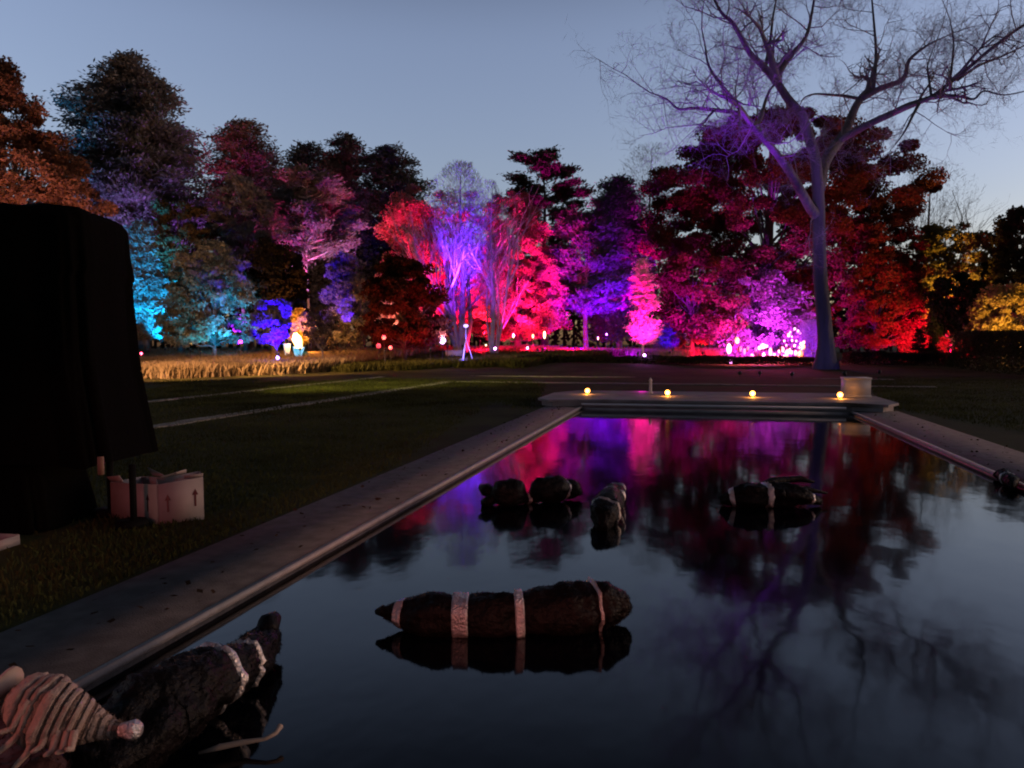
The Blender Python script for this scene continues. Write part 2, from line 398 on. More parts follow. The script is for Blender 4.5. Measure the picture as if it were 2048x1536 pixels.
T('yew_tree', 'dark unlit tree with a bare leaning stem just right of the cyan tree', 'tree', 362, 58,
  [(415, 330, 420), (460, 315, 440), (520, 320, 440), (570, 335, 410), (610, 350, 380)], 'round', LM('brown_green_leaves', (.05, .04, .02), (.10, .08, .04)), seed=14, n=12000, lsize=.22, trunk_r=.3)
T('pine_tree', 'jagged brown pine with a crimson-tinted right flank, right of the tallest conifer', 'tree', 500, 72,
  [(238, 492, 512), (270, 445, 565), (330, 425, 578), (420, 415, 585), (500, 430, 580), (600, 440, 570)], 'conifer', LM('bronze_needles', (.10, .07, .06), (.17, .12, .10)), seed=15, n=22000, lsize=.28, trunk_r=.45, group='tall conifers')
T('fir_tree', 'dark green-topped fir in the skyline left of centre, left of two others', 'tree', 622, 84,
  [(276, 612, 634), (310, 590, 660), (400, 565, 690), (520, 560, 700), (640, 565, 690)], 'conifer', fir, seed=16, n=18000, lsize=.32, trunk_r=.4, group='dark firs in the skyline')
T('fir_tree', 'greyish fir in the skyline, middle one of three left of the birch', 'tree', 696, 80,
  [(264, 690, 702), (300, 660, 735), (400, 630, 770), (500, 620, 780), (620, 630, 770)], 'conifer', LM('fir_needles_grey', (.06, .058, .055), (.11, .105, .10)), seed=17, n=20000, lsize=.32, trunk_r=.4, group='dark firs in the skyline')
T('fir_tree', 'olive-black fir in the skyline standing closest to the violet birch', 'tree', 790, 82,
  [(284, 782, 800), (320, 740, 840), (400, 715, 870), (500, 700, 880), (620, 710, 870)], 'conifer', fir, seed=18, n=20000, lsize=.32, trunk_r=.4, group='dark firs in the skyline')
T('pine_tree', 'mauve-pink pine with a thin pale trunk below the skyline firs', 'tree', 618, 66,
  [(330, 602, 640), (370, 575, 680), (430, 545, 700), (480, 540, 710), (520, 560, 700)], 'pine', pine_m, bark_pale, seed=19, n=15000, lsize=.26, trunk_r=.16, gaps=.2)
T('maple_tree', 'violet-lit leafy tree between the brown pine and the cyan shrubs', 'tree', 490, 60,
  [(350, 470, 500), (390, 445, 540), (450, 435, 560), (520, 430, 560), (580, 440, 550)], 'loose', pine_m, seed=20, n=11000, lsize=.22, trunk_r=.2, gaps=.15)
T('holly_tree', 'near-black round tree standing above the blue-lit sapling', 'tree', 548, 54,
  [(480, 530, 570), (510, 505, 600), (560, 495, 615), (610, 505, 610), (650, 520, 600)], 'round', darkleaf, seed=21, n=12000, lsize=.2, trunk_r=.2)
T('shrub', 'broad teal-lit shrub with cyan flecks left of the blue-lit sapling', 'shrub', 430, 52,
  [(490, 390, 450), (530, 355, 500), (590, 340, 525), (640, 335, 535), (685, 335, 530)], 'round', LM('teal_shrub_leaves', (.07, .08, .06), (.20, .22, .18)), seed=22, n=16000, lsize=.2, trunk_r=.15, limbs=6)
T('sapling', 'small sapling drenched in deep blue light at the meadow edge', 'tree', 553, 46,
  [(602, 525, 572), (625, 518, 576), (650, 505, 578), (668, 495, 575), (682, 520, 565)], 'round', LM('sapling_leaves', (.08, .08, .09), (.14, .14, .15)), seed=23, n=6500, lsize=.15, trunk_r=.09, limbs=6, clump=.3)
T('sapling', 'small amber-lit sapling beside the bright orange lamp', 'tree', 600, 52,
  [(618, 592, 608), (640, 580, 622), (665, 575, 628), (685, 582, 622)], 'loose', gold, seed=24, n=3000, lsize=.14, trunk_r=.06, limbs=5, clump=.3)
T('sapling', 'thin bare-stemmed young tree between the orange lamp and blue-dappled tree', 'tree', 645, 44,
  [(610, 630, 660), (640, 612, 678), (670, 612, 680), (690, 625, 668)], 'loose', LM('sparse_brown_leaves', (.08, .055, .04), (.16, .12, .09)), seed=25, n=1700, lsize=.13, trunk_r=.07, gaps=.3, limbs=12, clump=.25)
T('hornbeam_tree', 'narrow tree dappled with deep blue light in the left half', 'tree', 690, 54,
  [(510, 680, 702), (545, 662, 725), (600, 650, 735), (650, 650, 735), (690, 655, 730)], 'loose', LM('pale_brown_leaves', (.12, .10, .08), (.34, .29, .24)), seed=26, n=9500, lsize=.19, trunk_r=.12, gaps=.2)
T('beech_tree', 'compact dark red-brown tree in front of the crimson trees', 'tree', 808, 50,
  [(518, 785, 830), (550, 752, 862), (600, 738, 882), (650, 735, 890), (690, 745, 885)], 'round', LM('red_brown_leaves', (.055, .022, .012), (.12, .05, .028)), seed=27, n=18000, lsize=.19, trunk_r=.2)
T('maple_tree', 'dusty crimson domed maple behind the compact red-brown tree', 'tree', 815, 66,
  [(375, 800, 835), (420, 775, 870), (480, 765, 885), (560, 760, 890), (650, 765, 890)], 'loose', maple, seed=28, n=20000, lsize=.16, trunk_r=.25, limbs=8, clump=1.1)
T('birch_tree', 'tall bare birch with violet-lit stems and a blue-violet top', 'tree', 925, 58,
  [(326, 900, 945), (360, 862, 965), (420, 850, 985), (480, 880, 970), (560, 890, 980), (640, 900, 980)], 'feather', twigm, bark_pale, seed=29, n=9000, lsize=.2, trunk_r=.34, limbs=10)
T('birch_tree', 'second many-stemmed birch with white upright branches, right of the tallest birch', 'tree', 985, 57,
  [(360, 965, 990), (400, 940, 1015), (480, 935, 1030), (560, 940, 1030), (640, 950, 1020)], 'feather', twigm, bark_pale, seed=30, n=3500, lsize=.18, trunk_r=.22, limbs=6)
T('maple_tree', 'wide pink and crimson maple right of the birches', 'tree', 1035, 63,
  [(385, 1000, 1050), (430, 970, 1085), (500, 960, 1105), (560, 950, 1118), (620, 950, 1128), (675, 965, 1128)], 'loose', maple, seed=31, n=42000, lsize=.15, trunk_r=.3, gaps=.05, droop=.3)
T('maple_tree', 'low crimson maple at the feet of the birches', 'tree', 918, 66,
  [(385, 880, 950), (430, 850, 990), (500, 840, 1010), (600, 845, 1010), (665, 855, 1000)], 'loose', maple, bark_pale, seed=32, n=30000, lsize=.14, trunk_r=.2, limbs=12, gaps=.1, clump=.9)
T('pine_tree', 'dark layered pine with a purple right shoulder, right of the pink maple', 'tree', 1088, 74,
  [(290, 1080, 1098), (320, 1040, 1130), (370, 1018, 1150), (430, 1030, 1175), (500, 1050, 1170), (600, 1060, 1160)], 'pine', LM('dark_pine_needles', (.05, .05, .035), (.10, .095, .075)), seed=33, n=17000, lsize=.3, trunk_r=.4, gaps=.12, group='tall conifers')
T('pine_tree', 'violet-lit spreading pine with a straight trunk in the middle', 'tree', 1172, 64,
  [(430, 1150, 1190), (460, 1120, 1230), (520, 1108, 1250), (580, 1115, 1255), (620, 1130, 1230)], 'pine', pine_m, bark_grey, seed=34, n=19000, lsize=.26, trunk_r=.26, gaps=.15)
T('pine_tree', 'purple pointed pine behind the small magenta tree', 'tree', 1240, 70,
  [(348, 1222, 1252), (400, 1190, 1282), (460, 1180, 1295), (540, 1178, 1298), (620, 1185, 1295), (670, 1195, 1290)], 'conifer', pine_m, bark_grey, seed=35, n=24000, lsize=.28, trunk_r=.3)
T('bare_tree', 'leafless grey tree peeping out left of the huge dark red beech', 'tree', 1300, 78,
  [(290, 1270, 1330), (340, 1235, 1380), (400, 1240, 1380), (480, 1260, 1370)], 'feather', twigm, seed=36, n=5000, lsize=.2, trunk_r=.25, limbs=9)
T('sapling', 'small conical tree lit vivid magenta beyond the lawn', 'tree', 1285, 52,
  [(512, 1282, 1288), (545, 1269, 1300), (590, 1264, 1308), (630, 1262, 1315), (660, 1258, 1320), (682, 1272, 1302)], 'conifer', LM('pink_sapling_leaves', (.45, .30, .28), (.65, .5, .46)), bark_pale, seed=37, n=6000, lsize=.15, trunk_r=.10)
T('spruce_tree', 'small smooth cone-shaped evergreen lit deep blue, right of the magenta tree', 'tree', 1338, 60,
  [(612, 1334, 1342), (640, 1322, 1355), (670, 1315, 1364), (700, 1310, 1370)], 'conifer', pine_m, seed=38, n=9000, lsize=.15, trunk_r=.1)
T('copper_beech_tree', 'huge dark red beech filling the right half behind the bare tree', 'tree', 1535, 66,
  [(235, 1500, 1600), (275, 1385, 1700), (320, 1330, 1790), (380, 1312, 1840), (440, 1305, 1790), (500, 1300, 1700), (550, 1305, 1660), (585, 1320, 1650)], 'round', russet, seed=39, n=130000, lsize=.22, trunk_r=.8, gaps=.03, limbs=10, clump=1.1)
T('beech_tree', 'low-branched tree glowing violet inside the hollow under the huge beech', 'tree', 1515, 62,
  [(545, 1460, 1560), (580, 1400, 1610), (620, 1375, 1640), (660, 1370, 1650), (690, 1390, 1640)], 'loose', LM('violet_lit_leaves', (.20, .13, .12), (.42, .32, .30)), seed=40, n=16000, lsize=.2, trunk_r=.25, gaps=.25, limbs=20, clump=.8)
T('beech_tree', 'shadowy red and purple low tree left of the lit hollow', 'tree', 1385, 58,
  [(500, 1350, 1410), (540, 1320, 1450), (600, 1315, 1470), (650, 1340, 1470), (690, 1350, 1440)], 'loose', russet, seed=41, n=12000, lsize=.22, trunk_r=.2, gaps=.2, limbs=18, clump=.9)
T('willow_tree', 'weeping shrub lit blue-violet hanging beside the giant trunk', 'tree', 1622, 54,
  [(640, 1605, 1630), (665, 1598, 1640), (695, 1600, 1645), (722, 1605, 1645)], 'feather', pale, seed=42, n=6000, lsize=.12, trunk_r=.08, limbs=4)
T('maple_tree', 'dark crimson tree right of the giant bare trunk', 'tree', 1752, 60,
  [(435, 1725, 1790), (470, 1690, 1825), (540, 1672, 1835), (620, 1668, 1840), (690, 1680, 1835)], 'round', LM('dull_red_leaves', (.12, .035, .025), (.20, .06, .04)), seed=43, n=24000, lsize=.22, trunk_r=.3)
T('bare_tree', 'spindly leafless tree against the pale sky above the olive tree', 'tree', 1850, 72,
  [(330, 1820, 1900), (380, 1800, 1950), (440, 1790, 1930), (500, 1800, 1900)], 'feather', twigm, seed=44, n=3000, lsize=.2, trunk_r=.25, limbs=9)
T('linden_tree', 'olive-yellow rounded tree right of the dark crimson one', 'tree', 1885, 62,
  [(455, 1850, 1925), (480, 1825, 1965), (540, 1805, 1985), (600, 1805, 1990), (650, 1820, 1980)], 'round', olive, seed=45, n=20000, lsize=.24, trunk_r=.3)
T('holly_tree', 'black-green mound in front of the olive-yellow tree', 'tree', 1905, 54,
  [(545, 1885, 1925), (580, 1862, 1955), (620, 1855, 1965), (665, 1860, 1960)], 'round', LM('black_green_leaves', (.02, .025, .012), (.045, .05, .025)), seed=46, n=11000, lsize=.2, trunk_r=.2)
T('oak_tree', 'dark round-headed tree cut off by the right edge', 'tree', 2045, 58,
  [(418, 2020, 2080), (445, 1995, 2120), (500, 1985, 2140), (560, 1960, 2140), (610, 1960, 2140)], 'round', LM('dark_olive_leaves', (.03, .028, .014), (.065, .055, .03)), seed=47, n=18000, lsize=.22, trunk_r=.35)
T('shrub', 'golden-lit bushy tree at the right edge above the black hedge', 'shrub', 2010, 48,
  [(575, 1985, 2050), (600, 1965, 2090), (640, 1955, 2110), (690, 1960, 2100)], 'round', gold, seed=48, n=9000, lsize=.2, trunk_r=.15)

# far wood behind everything, one mass
rng = RS(77); mb = MB()
for i in range(150):
    u = -150+2350*i/150.+rng.uniform(-10, 10); d = rng.uniform(92, 106); o0 = at(u, d)
    top = rng.uniform(9, 13)
    mb.tube([o0, o0+Vector((0, 0, top*.8))], [.22, .06], 5, cap=False)
    c = rng.normal(size=(260, 3))*np.array([1.6, 1.6, top*.26])+np.array([o0.x, o0.y, o0.z+top*.52])
    mb.leaves(c, .75, .5, rng)
tag(mb.build('distant_wood', darkleaf), label='dark belt of woodland closing the gaps behind the lit trees', kind='stuff')

# hedges
def hedge(name, label, pts, h, wd, m, seed, n, ls=.13):
    rng = RS(seed); pts = [at(*p) for p in pts]; mb = MB(); org = pts[0].copy()
    seg = [(pts[i+1]-pts[i]).length for i in range(len(pts)-1)]; tot = sum(seg)
    i = rng.choice(len(seg), n, p=np.array(seg)/tot); t = rng.uniform(0, 1, n)
    A = np.array([tuple(p) for p in pts]); q = A[i]*(1-t)[:, None]+A[i+1]*t[:, None]
    dv = A[i+1]-A[i]; dv /= np.linalg.norm(dv, axis=1)[:, None]; nr = np.stack([-dv[:, 1], dv[:, 0], 0*dv[:, 0]], -1)
    a = rng.uniform(0, pi, n); hv = h*(1+.08*np.sin(q[:, 0]*1.7+seed)+.05*np.sin(q[:, 0]*4.1))
    q = q+nr*(np.cos(a)*wd*.5*rng.uniform(.85, 1.05, n))[:, None]; q[:, 2] += np.clip(np.sin(a)*1.5, 0, 1)*hv*rng.uniform(.1, 1.03, n)**.4
    mb.leaves(q, ls, ls*.6, rng)
    o = mb.build(name, m, org=org); return tag(o, label, 'hedge')
hedge('hedge', 'long black clipped hedge on the right side of the lawn', [(1925, 44), (2010, 38), (2180, 32)], 2.2, 1.8, MATS['black_green_leaves'], 3, 20000)
hedge('hedge', 'red-lit hedge behind the two small dark cones at right', [(1800, 60), (1960, 58)], 2.5, 1.5, MATS['dull_red_leaves'], 5, 9000, .17)
hedge('hedge', 'low dark rough hedge across the far side of the lawn', [(1035, 49), (1300, 48), (1630, 46.5)], .5, 1.6, MATS['dark_leaves'], 6, 20000, .12)
hedge('hedge', 'low dark hedge running right from the giant trunk', [(1690, 46), (1930, 45)], .8, 1.5, MATS['dark_leaves'], 8, 9000, .12)
T('shrub', 'small dark cone-shaped shrub before the red-lit hedge, nearer the giant trunk', 'shrub', 1838, 50, [(655, 1834, 1842), (690, 1826, 1852), (715, 1822, 1856)], 'conifer', darkleaf, seed=50, n=2500, lsize=.1, trunk_r=.05, group='dark cones at the right')
T('shrub', 'small dark cone-shaped shrub before the red-lit hedge, farther from the giant trunk', 'shrub', 1868, 50, [(650, 1863, 1872), (690, 1854, 1880), (715, 1850, 1884)], 'conifer', darkleaf, seed=51, n=2500, lsize=.1, trunk_r=.05, group='dark cones at the right')

# giant bare tree: limbs surveyed from the photograph, spread in depth, twigs grown on them
GD = 42.0
def giant():
    rng = RS(5); g0 = at(1652, GD); root = thing('bare_tree', g0, 'giant leafless tree with a curving violet-grey trunk beyond the pool', 'tree')
    limbs = [  # (radius start, end), [(u, v, depth offset)]
     (1.02, .26, [(1650, 752, 0), (1651, 728, 0), (1652, 690, 0), (1648, 640, 0), (1641, 560, 0), (1638, 480, 0), (1637, 404, 0), (1631, 323, -.3), (1618, 275, -.5), (1604, 232, -.8), (1576, 198, -1.2), (1555, 166, -1.5)]),
     (.25, .05, [(1555, 166, -1.5), (1523, 129, -2), (1499, 105, -2.4), (1467, 48, -3), (1442, 24, -3.2), (1415, -30, -3.5)]),
     (.24, .05, [(1555, 166, -1.5), (1561, 141, -1.2), (1584, 109, -.6), (1612, 73, 0), (1624, 24, .5), (1634, -40, .8)]),
     (.13, .04, [(1530, 138, -1.9), (1539, 93, -1.2), (1543, 60, -1), (1547, 28, -1), (1560, -40, -.6)]),
     (.36, .16, [(1632, 430, 0), (1618, 412, -.6), (1596, 372, -1.6), (1570, 330, -2.6), (1530, 280, -3.6), (1503, 250, -4.2)]),
     (.17, .04, [(1503, 250, -4.2), (1479, 214, -4.6), (1446, 174, -5), (1418, 133, -5.3), (1410, 90, -5.4)]),
     (.13, .03, [(1479, 226, -4.6), (1430, 220, -5), (1390, 216, -5.4), (1357, 218, -5.8), (1333, 198, -6), (1300, 185, -6.3)]),
     (.08, .03, [(1430, 220, -5), (1418, 232, -5.2), (1406, 247, -5.3), (1385, 250, -5.6)]),
     (.15, .05, [(1503, 250, -4.2), (1520, 240, -3.2), (1530, 205, -2.6), (1539, 182, -2.2), (1550, 168, -1.8)]),
     (.44, .24, [(1636, 380, 0), (1645, 335, 1), (1665, 299, 2), (1689, 267, 2.6), (1709, 218, 3.2), (1721, 198, 3.4)]),
     (.26, .04, [(1721, 198, 3.4), (1758, 178, 3.2), (1806, 158, 3), (1818, 121, 3), (1851, 93, 2.8), (1880, 78, 2.6)]),
     (.17, .04, [(1746, 176, 3.2), (1750, 140, 3.6), (1752, 101, 3.9), (1746, 24, 4.2), (1740, -40, 4.4)]),
     (.13, .03, [(1721, 198, 3.4), (1690, 192, 4.2), (1665, 190, 4.8), (1630, 188, 5.6), (1608, 196, 6.2), (1600, 210, 6.6)]),
     (.26, .22, [(1680, 280, 2.2), (1730, 252, 1), (1786, 226, 0)]),
     (.22, .12, [(1786, 226, 0), (1818, 210, -.6), (1863, 194, -1.2), (1899, 166, -1.6)]),
     (.13, .07, [(1899, 166, -1.6), (1940, 133, -2.2), (1988, 93, -3), (2048, 50, -3.8), (2110, 20, -4.4)]),
     (.09, .03, [(1863, 194, -1.2), (1858, 160, -.8), (1855, 133, -.6), (1866, 98, -.4)]),
     (.10, .03, [(1880, 190, -1.4), (1920, 193, -1.8), (1948, 198, -2), (1968, 182, -2.2), (2008, 190, -2.6), (2060, 180, -3)]),
     (.09, .03, [(1899, 166, -1.6), (1905, 120, -1.2), (1907, 81, -1), (1900, 40, -.8)]),
     (.10, .04, [(1915, 160, -1.5), (1960, 130, -.8), (2010, 110, -.4), (2060, 85, 0)]),
     (.12, .03, [(1840, 204, -.9), (1826, 230, -1.4), (1810, 262, -1.8), (1790, 290, -2)]),
    ]
    tb = MB(); tw = MB(); cr = []
    def P2(u, v, o): return Vector(P(u, v, GD+o))-g0
    def smooth(pts, sub=4):
        out = []
        for i in range(len(pts)-1):
            p0 = pts[max(0, i-1)]; p1 = pts[i]; p2 = pts[i+1]; p3 = pts[min(len(pts)-1, i+2)]
            for k in range(sub):
                t = k/sub; out.append(.5*((2*p1)+(p2-p0)*t+(2*p0-5*p1+4*p2-p3)*t*t+(3*p1-p0-3*p2+p3)*t**3))
        out.append(pts[-1]); return out
    def twig(mbx, p, dv, ln, r, lv):
        n = 4; pts = [p]; d = dv.copy()
        for i in range(n):
            d = (d+Vector(rng.normal(size=3))*.22+Vector((0, 0, .05))).normalized(); pts.append(pts[-1]+d*ln/n)
        mbx.tube(pts, [r*(1-.75*i/n) for i in range(n+1)], 4 if lv == 0 else 3, cap=False)
        if lv >= 3: return
        k = (5, 5, 4)[lv]
        for j in range(k):
            t = rng.uniform(.25, 1)*n; i = min(int(t), n-1); q = pts[i].lerp(pts[i+1], t-i)
            nd = (d*.7+Vector(rng.normal(size=3))*.75).normalized()
            twig(mbx, q, nd, ln*rng.uniform(.42, .7), r*.5, lv+1)
    for ra, rb, pp in limbs:
        pts = smooth([P2(*p) for p in pp]); n = len(pts)
        if ra > .9: pts[0].z = -.3
        rad = []
        for i, p in enumerate(pts):
            t = i/(n-1)
            if ra > .9: rr = 1.05-.61*min(1, t*5)**.6 if t < .2 else .44-.24*(t-.2)/.8
            else: rr = (ra+(rb-ra)*t)*.85
            rad.append(rr)
            if ra < .9 and i+1 < n:
                ln = (pts[i+1]-p).length; dv = (pts[i+1]-p).normalized()
                for k in range(int(ln*(1.6 if rr < .2 else .6)+rng.uniform())):
                    nd = (dv*.5+Vector(rng.normal(size=3))*.7+Vector((0, 0, .1))).normalized()
                    twig(tw, p.lerp(pts[i+1], rng.uniform()), nd, rng.uniform(1.6, 3.6), min(.042, rr*.4), 0)
        (tb).tube(pts, rad, 12, cap=True)
        twig(tw, pts[-1], (pts[-1]-pts[-2]).normalized(), 3.0, rb, 0)
    ends = np.concatenate([x[-3:] for x in tw.v if len(x) == 15 and len(x) > 3])   # last rings of the finest twigs
    q_ = ends[rng.uniform(size=len(ends)) < .3]; q_ = q_+rng.normal(size=q_.shape)*.12
    dd = rng.normal(size=q_.shape)+np.array([0, 0, .5])
    fine = MB(); fine.leaves(q_, .5, .010, rng, D=dd*1.2); fine.build('twig_tips', mat('twig_bark', (.22, .19, .22), rough=.9), root)
    bk = mat('giant_bark_plain', (.08, .075, .08), rough=.95, noise=((.17, .155, .16), 1.1), bump=1, bscale=5)
    nt_ = bk.node_tree; mp_ = nt_.nodes.new('ShaderNodeMapping'); mp_.inputs['Scale'].default_value = (1, 1, .16)   # bark ridges run up the trunk
    tc_ = nt_.nodes.new('ShaderNodeTexCoord'); nt_.links.new(tc_.outputs['Object'], mp_.inputs[0])
    for n__ in nt_.nodes:
        if n__.type == 'TEX_NOISE': nt_.links.new(mp_.outputs[0], n__.inputs['Vector'])
        if n__.type == 'BUMP': n__.inputs['Distance'].default_value = .16
    tb.build('trunk', bk, root, smooth=True)
    tw.build('twigs', mat('twig_bark', (.22, .19, .22), rough=.9), root)
giant()

# ------------------------------------------------------------------ meadow, grasses (uncountable)
name_free = True
def blades(mb, x, y, h, wd, rng, tilt=.3):
    ok = ~((x > CX0-.06) & (x < CX1+.06) & (y < 22.5)) if name_free else x > -1e9; x, y, h = x[ok], y[ok], h[ok]; n = len(x); z = gz(x, y); a = rng.uniform(0, 2*pi, n); dx, dy = np.cos(a)*wd, np.sin(a)*wd
    t = rng.normal(size=(n, 2))*tilt*h[:, None]
    V = np.stack([np.stack([x-dx, y-dy, z-.02], -1), np.stack([x+dx, y+dy, z-.02], -1),
                  np.stack([x+dx*.7+t[:, 0]*.4, y+dy*.7+t[:, 1]*.4, z+h*.6], -1), np.stack([x+t[:, 0], y+t[:, 1], z+h], -1)], 1)
    mb.add(V.reshape(-1, 3), np.arange(n*4).reshape(-1, 4))
def field(name, quad, n, h, wd, m, seed, label, tilt=.3):
    rng = RS(seed); mb = MB(); q = np.array([tuple(at(*p))[:2] for p in quad])
    s, t = rng.uniform(size=n), rng.uniform(size=n)
    p = (q[0]*(1-s)[:, None]+q[1]*s[:, None])*(1-t)[:, None]+(q[3]*(1-s)[:, None]+q[2]*s[:, None])*t[:, None]
    p[:, 1] += 1.1*np.sin(p[:, 0]*.8)+.7*np.sin(p[:, 0]*2.1+1)+rng.normal(size=n)*.5
    cl = .6+.4*np.sin(p[:, 0]*1.1+np.sin(p[:, 1]*.9)*2)*np.sin(p[:, 1]*.8+p[:, 0]*.3)
    blades(mb, p[:, 0], p[:, 1], h*rng.uniform(.5, 1.1, n)*(.88+.14*cl), wd, rng, tilt)
    tag(mb.build(name, m), label=label, kind='stuff')
tan = LM('dry_meadow_grass', (.16, .12, .065), (.36, .28, .17), .35)
green = LM('rough_green_grass', (.036, .038, .012), (.085, .09, .03), .5)
field('meadow_grass', [(180, 36), (620, 41), (900, 62), (120, 62)], 60000, .8, .028, tan, 1, 'tall dry meadow grass in front of the trees on the left')
field('meadow_grass', [(560, 41), (1060, 46), (1300, 62), (850, 62)], 36000, .5, .026, green, 2, 'rough grass at the far edge of the lawn')
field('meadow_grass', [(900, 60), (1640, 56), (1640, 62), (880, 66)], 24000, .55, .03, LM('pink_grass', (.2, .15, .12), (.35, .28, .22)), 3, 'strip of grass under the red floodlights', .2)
field('lawn_tufts', [(-200, 4.2), (560, 5.2), (960, 20), (60, 20)], 60000, .05, .005, green, 4, 'short lawn grass beside the pool', .4)
field('lawn_tufts', [(300, 19), (1080, 19), (1060, 34), (300, 34)], 42000, .07, .012, green, 5, 'short lawn grass beyond the pool', .4)
field('lawn_tufts', [(1740, 20), (2300, 10.5), (2300, 34), (1740, 34)], 26000, .06, .010, green, 6, 'short lawn grass on the right of the pool', .4)
# fallen leaves
rng = RS(9); mb = MB(); n = 420
x = np.concatenate([rng.uniform(CX0, PX0-.1, n//2), rng.uniform(PX1+.1, CX1, n-n//2)]); yy = rng.uniform(1.5, 18.3, n)
mb.leaves(np.stack([x, yy, np.full(n, .035)], -1), .05, .035, rng, flat=.9, D=rng.normal(size=(n, 3))*np.array([1, 1, .05])*3)
tag(mb.build('fallen_leaves', LM('fallen_leaf_brown', (.02, .014, .01), (.09, .05, .03))), label='small fallen leaves scattered on the stone edge of the pool', kind='stuff')

# ------------------------------------------------------------------ lamps
RED = (1, .003, .07); PINK = (1, .02, .22); MAG = (1, .0, .55); VIO = (.30, .01, 1); BLUE = (.035, .0, 1); CYAN = (.0, .42, 1); AMB = (1, .50, .12); ORA = (1, .26, .06); LAV = (.42, .26, 1)
nlamp = [0]
def spot(u, d, aim, col, W, ang=70, dz=.35, fixture=True, label=None, blend=.6, rad=.12):
    p = at(u, d, dz); tgt = P(*aim)
    if fixture:
        nlamp[0] += 1
        q = at(u, d); f = thing('garden_uplight', q, label or f'small ground floodlight in the grass aimed up at the trees', 'floodlight', 'floodlights hidden in the planting')
        hs_ = 1.05 if (u < 1010 and d > 38) else (.55 if d > 44 else .16); mb = MB(); mb.tube([(0, 0, -.1), (0, 0, hs_)], [.02, .02], 5); mb.build('stake', MATS['lamp_black'], f)
        dv = (tgt-q-Vector((0, 0, hs_))).normalized(); mb = MB(); c = Vector((0, 0, hs_+.06)); mb.tube([c-dv*.10, c+dv*.05], [.07, .09], 8); mb.build('housing', MATS['lamp_black'], f)
        p = q+c+dv*.16
    l = bpy.data.lights.new('floodlight_beam', 'SPOT'); l.energy = W; l.color = col; l.spot_size = radians(ang); l.spot_blend = blend; l.shadow_soft_size = rad
    o = bpy.data.objects.new('floodlight_beam', l); COL.objects.link(o); o.location = p
    o.rotation_euler = (tgt-p).to_track_quat('-Z', 'Y').to_euler(); return o
K = .30
def point(p, col, W, rad=.06):
    l = bpy.data.lights.new('lamp_light', 'POINT'); l.energy = W*K; l.color = col; l.shadow_soft_size = rad
    o = bpy.data.objects.new('lamp_light', l); COL.objects.link(o); o.location = p; return o
mat('lamp_black', (.02, .02, .02), rough=.4)
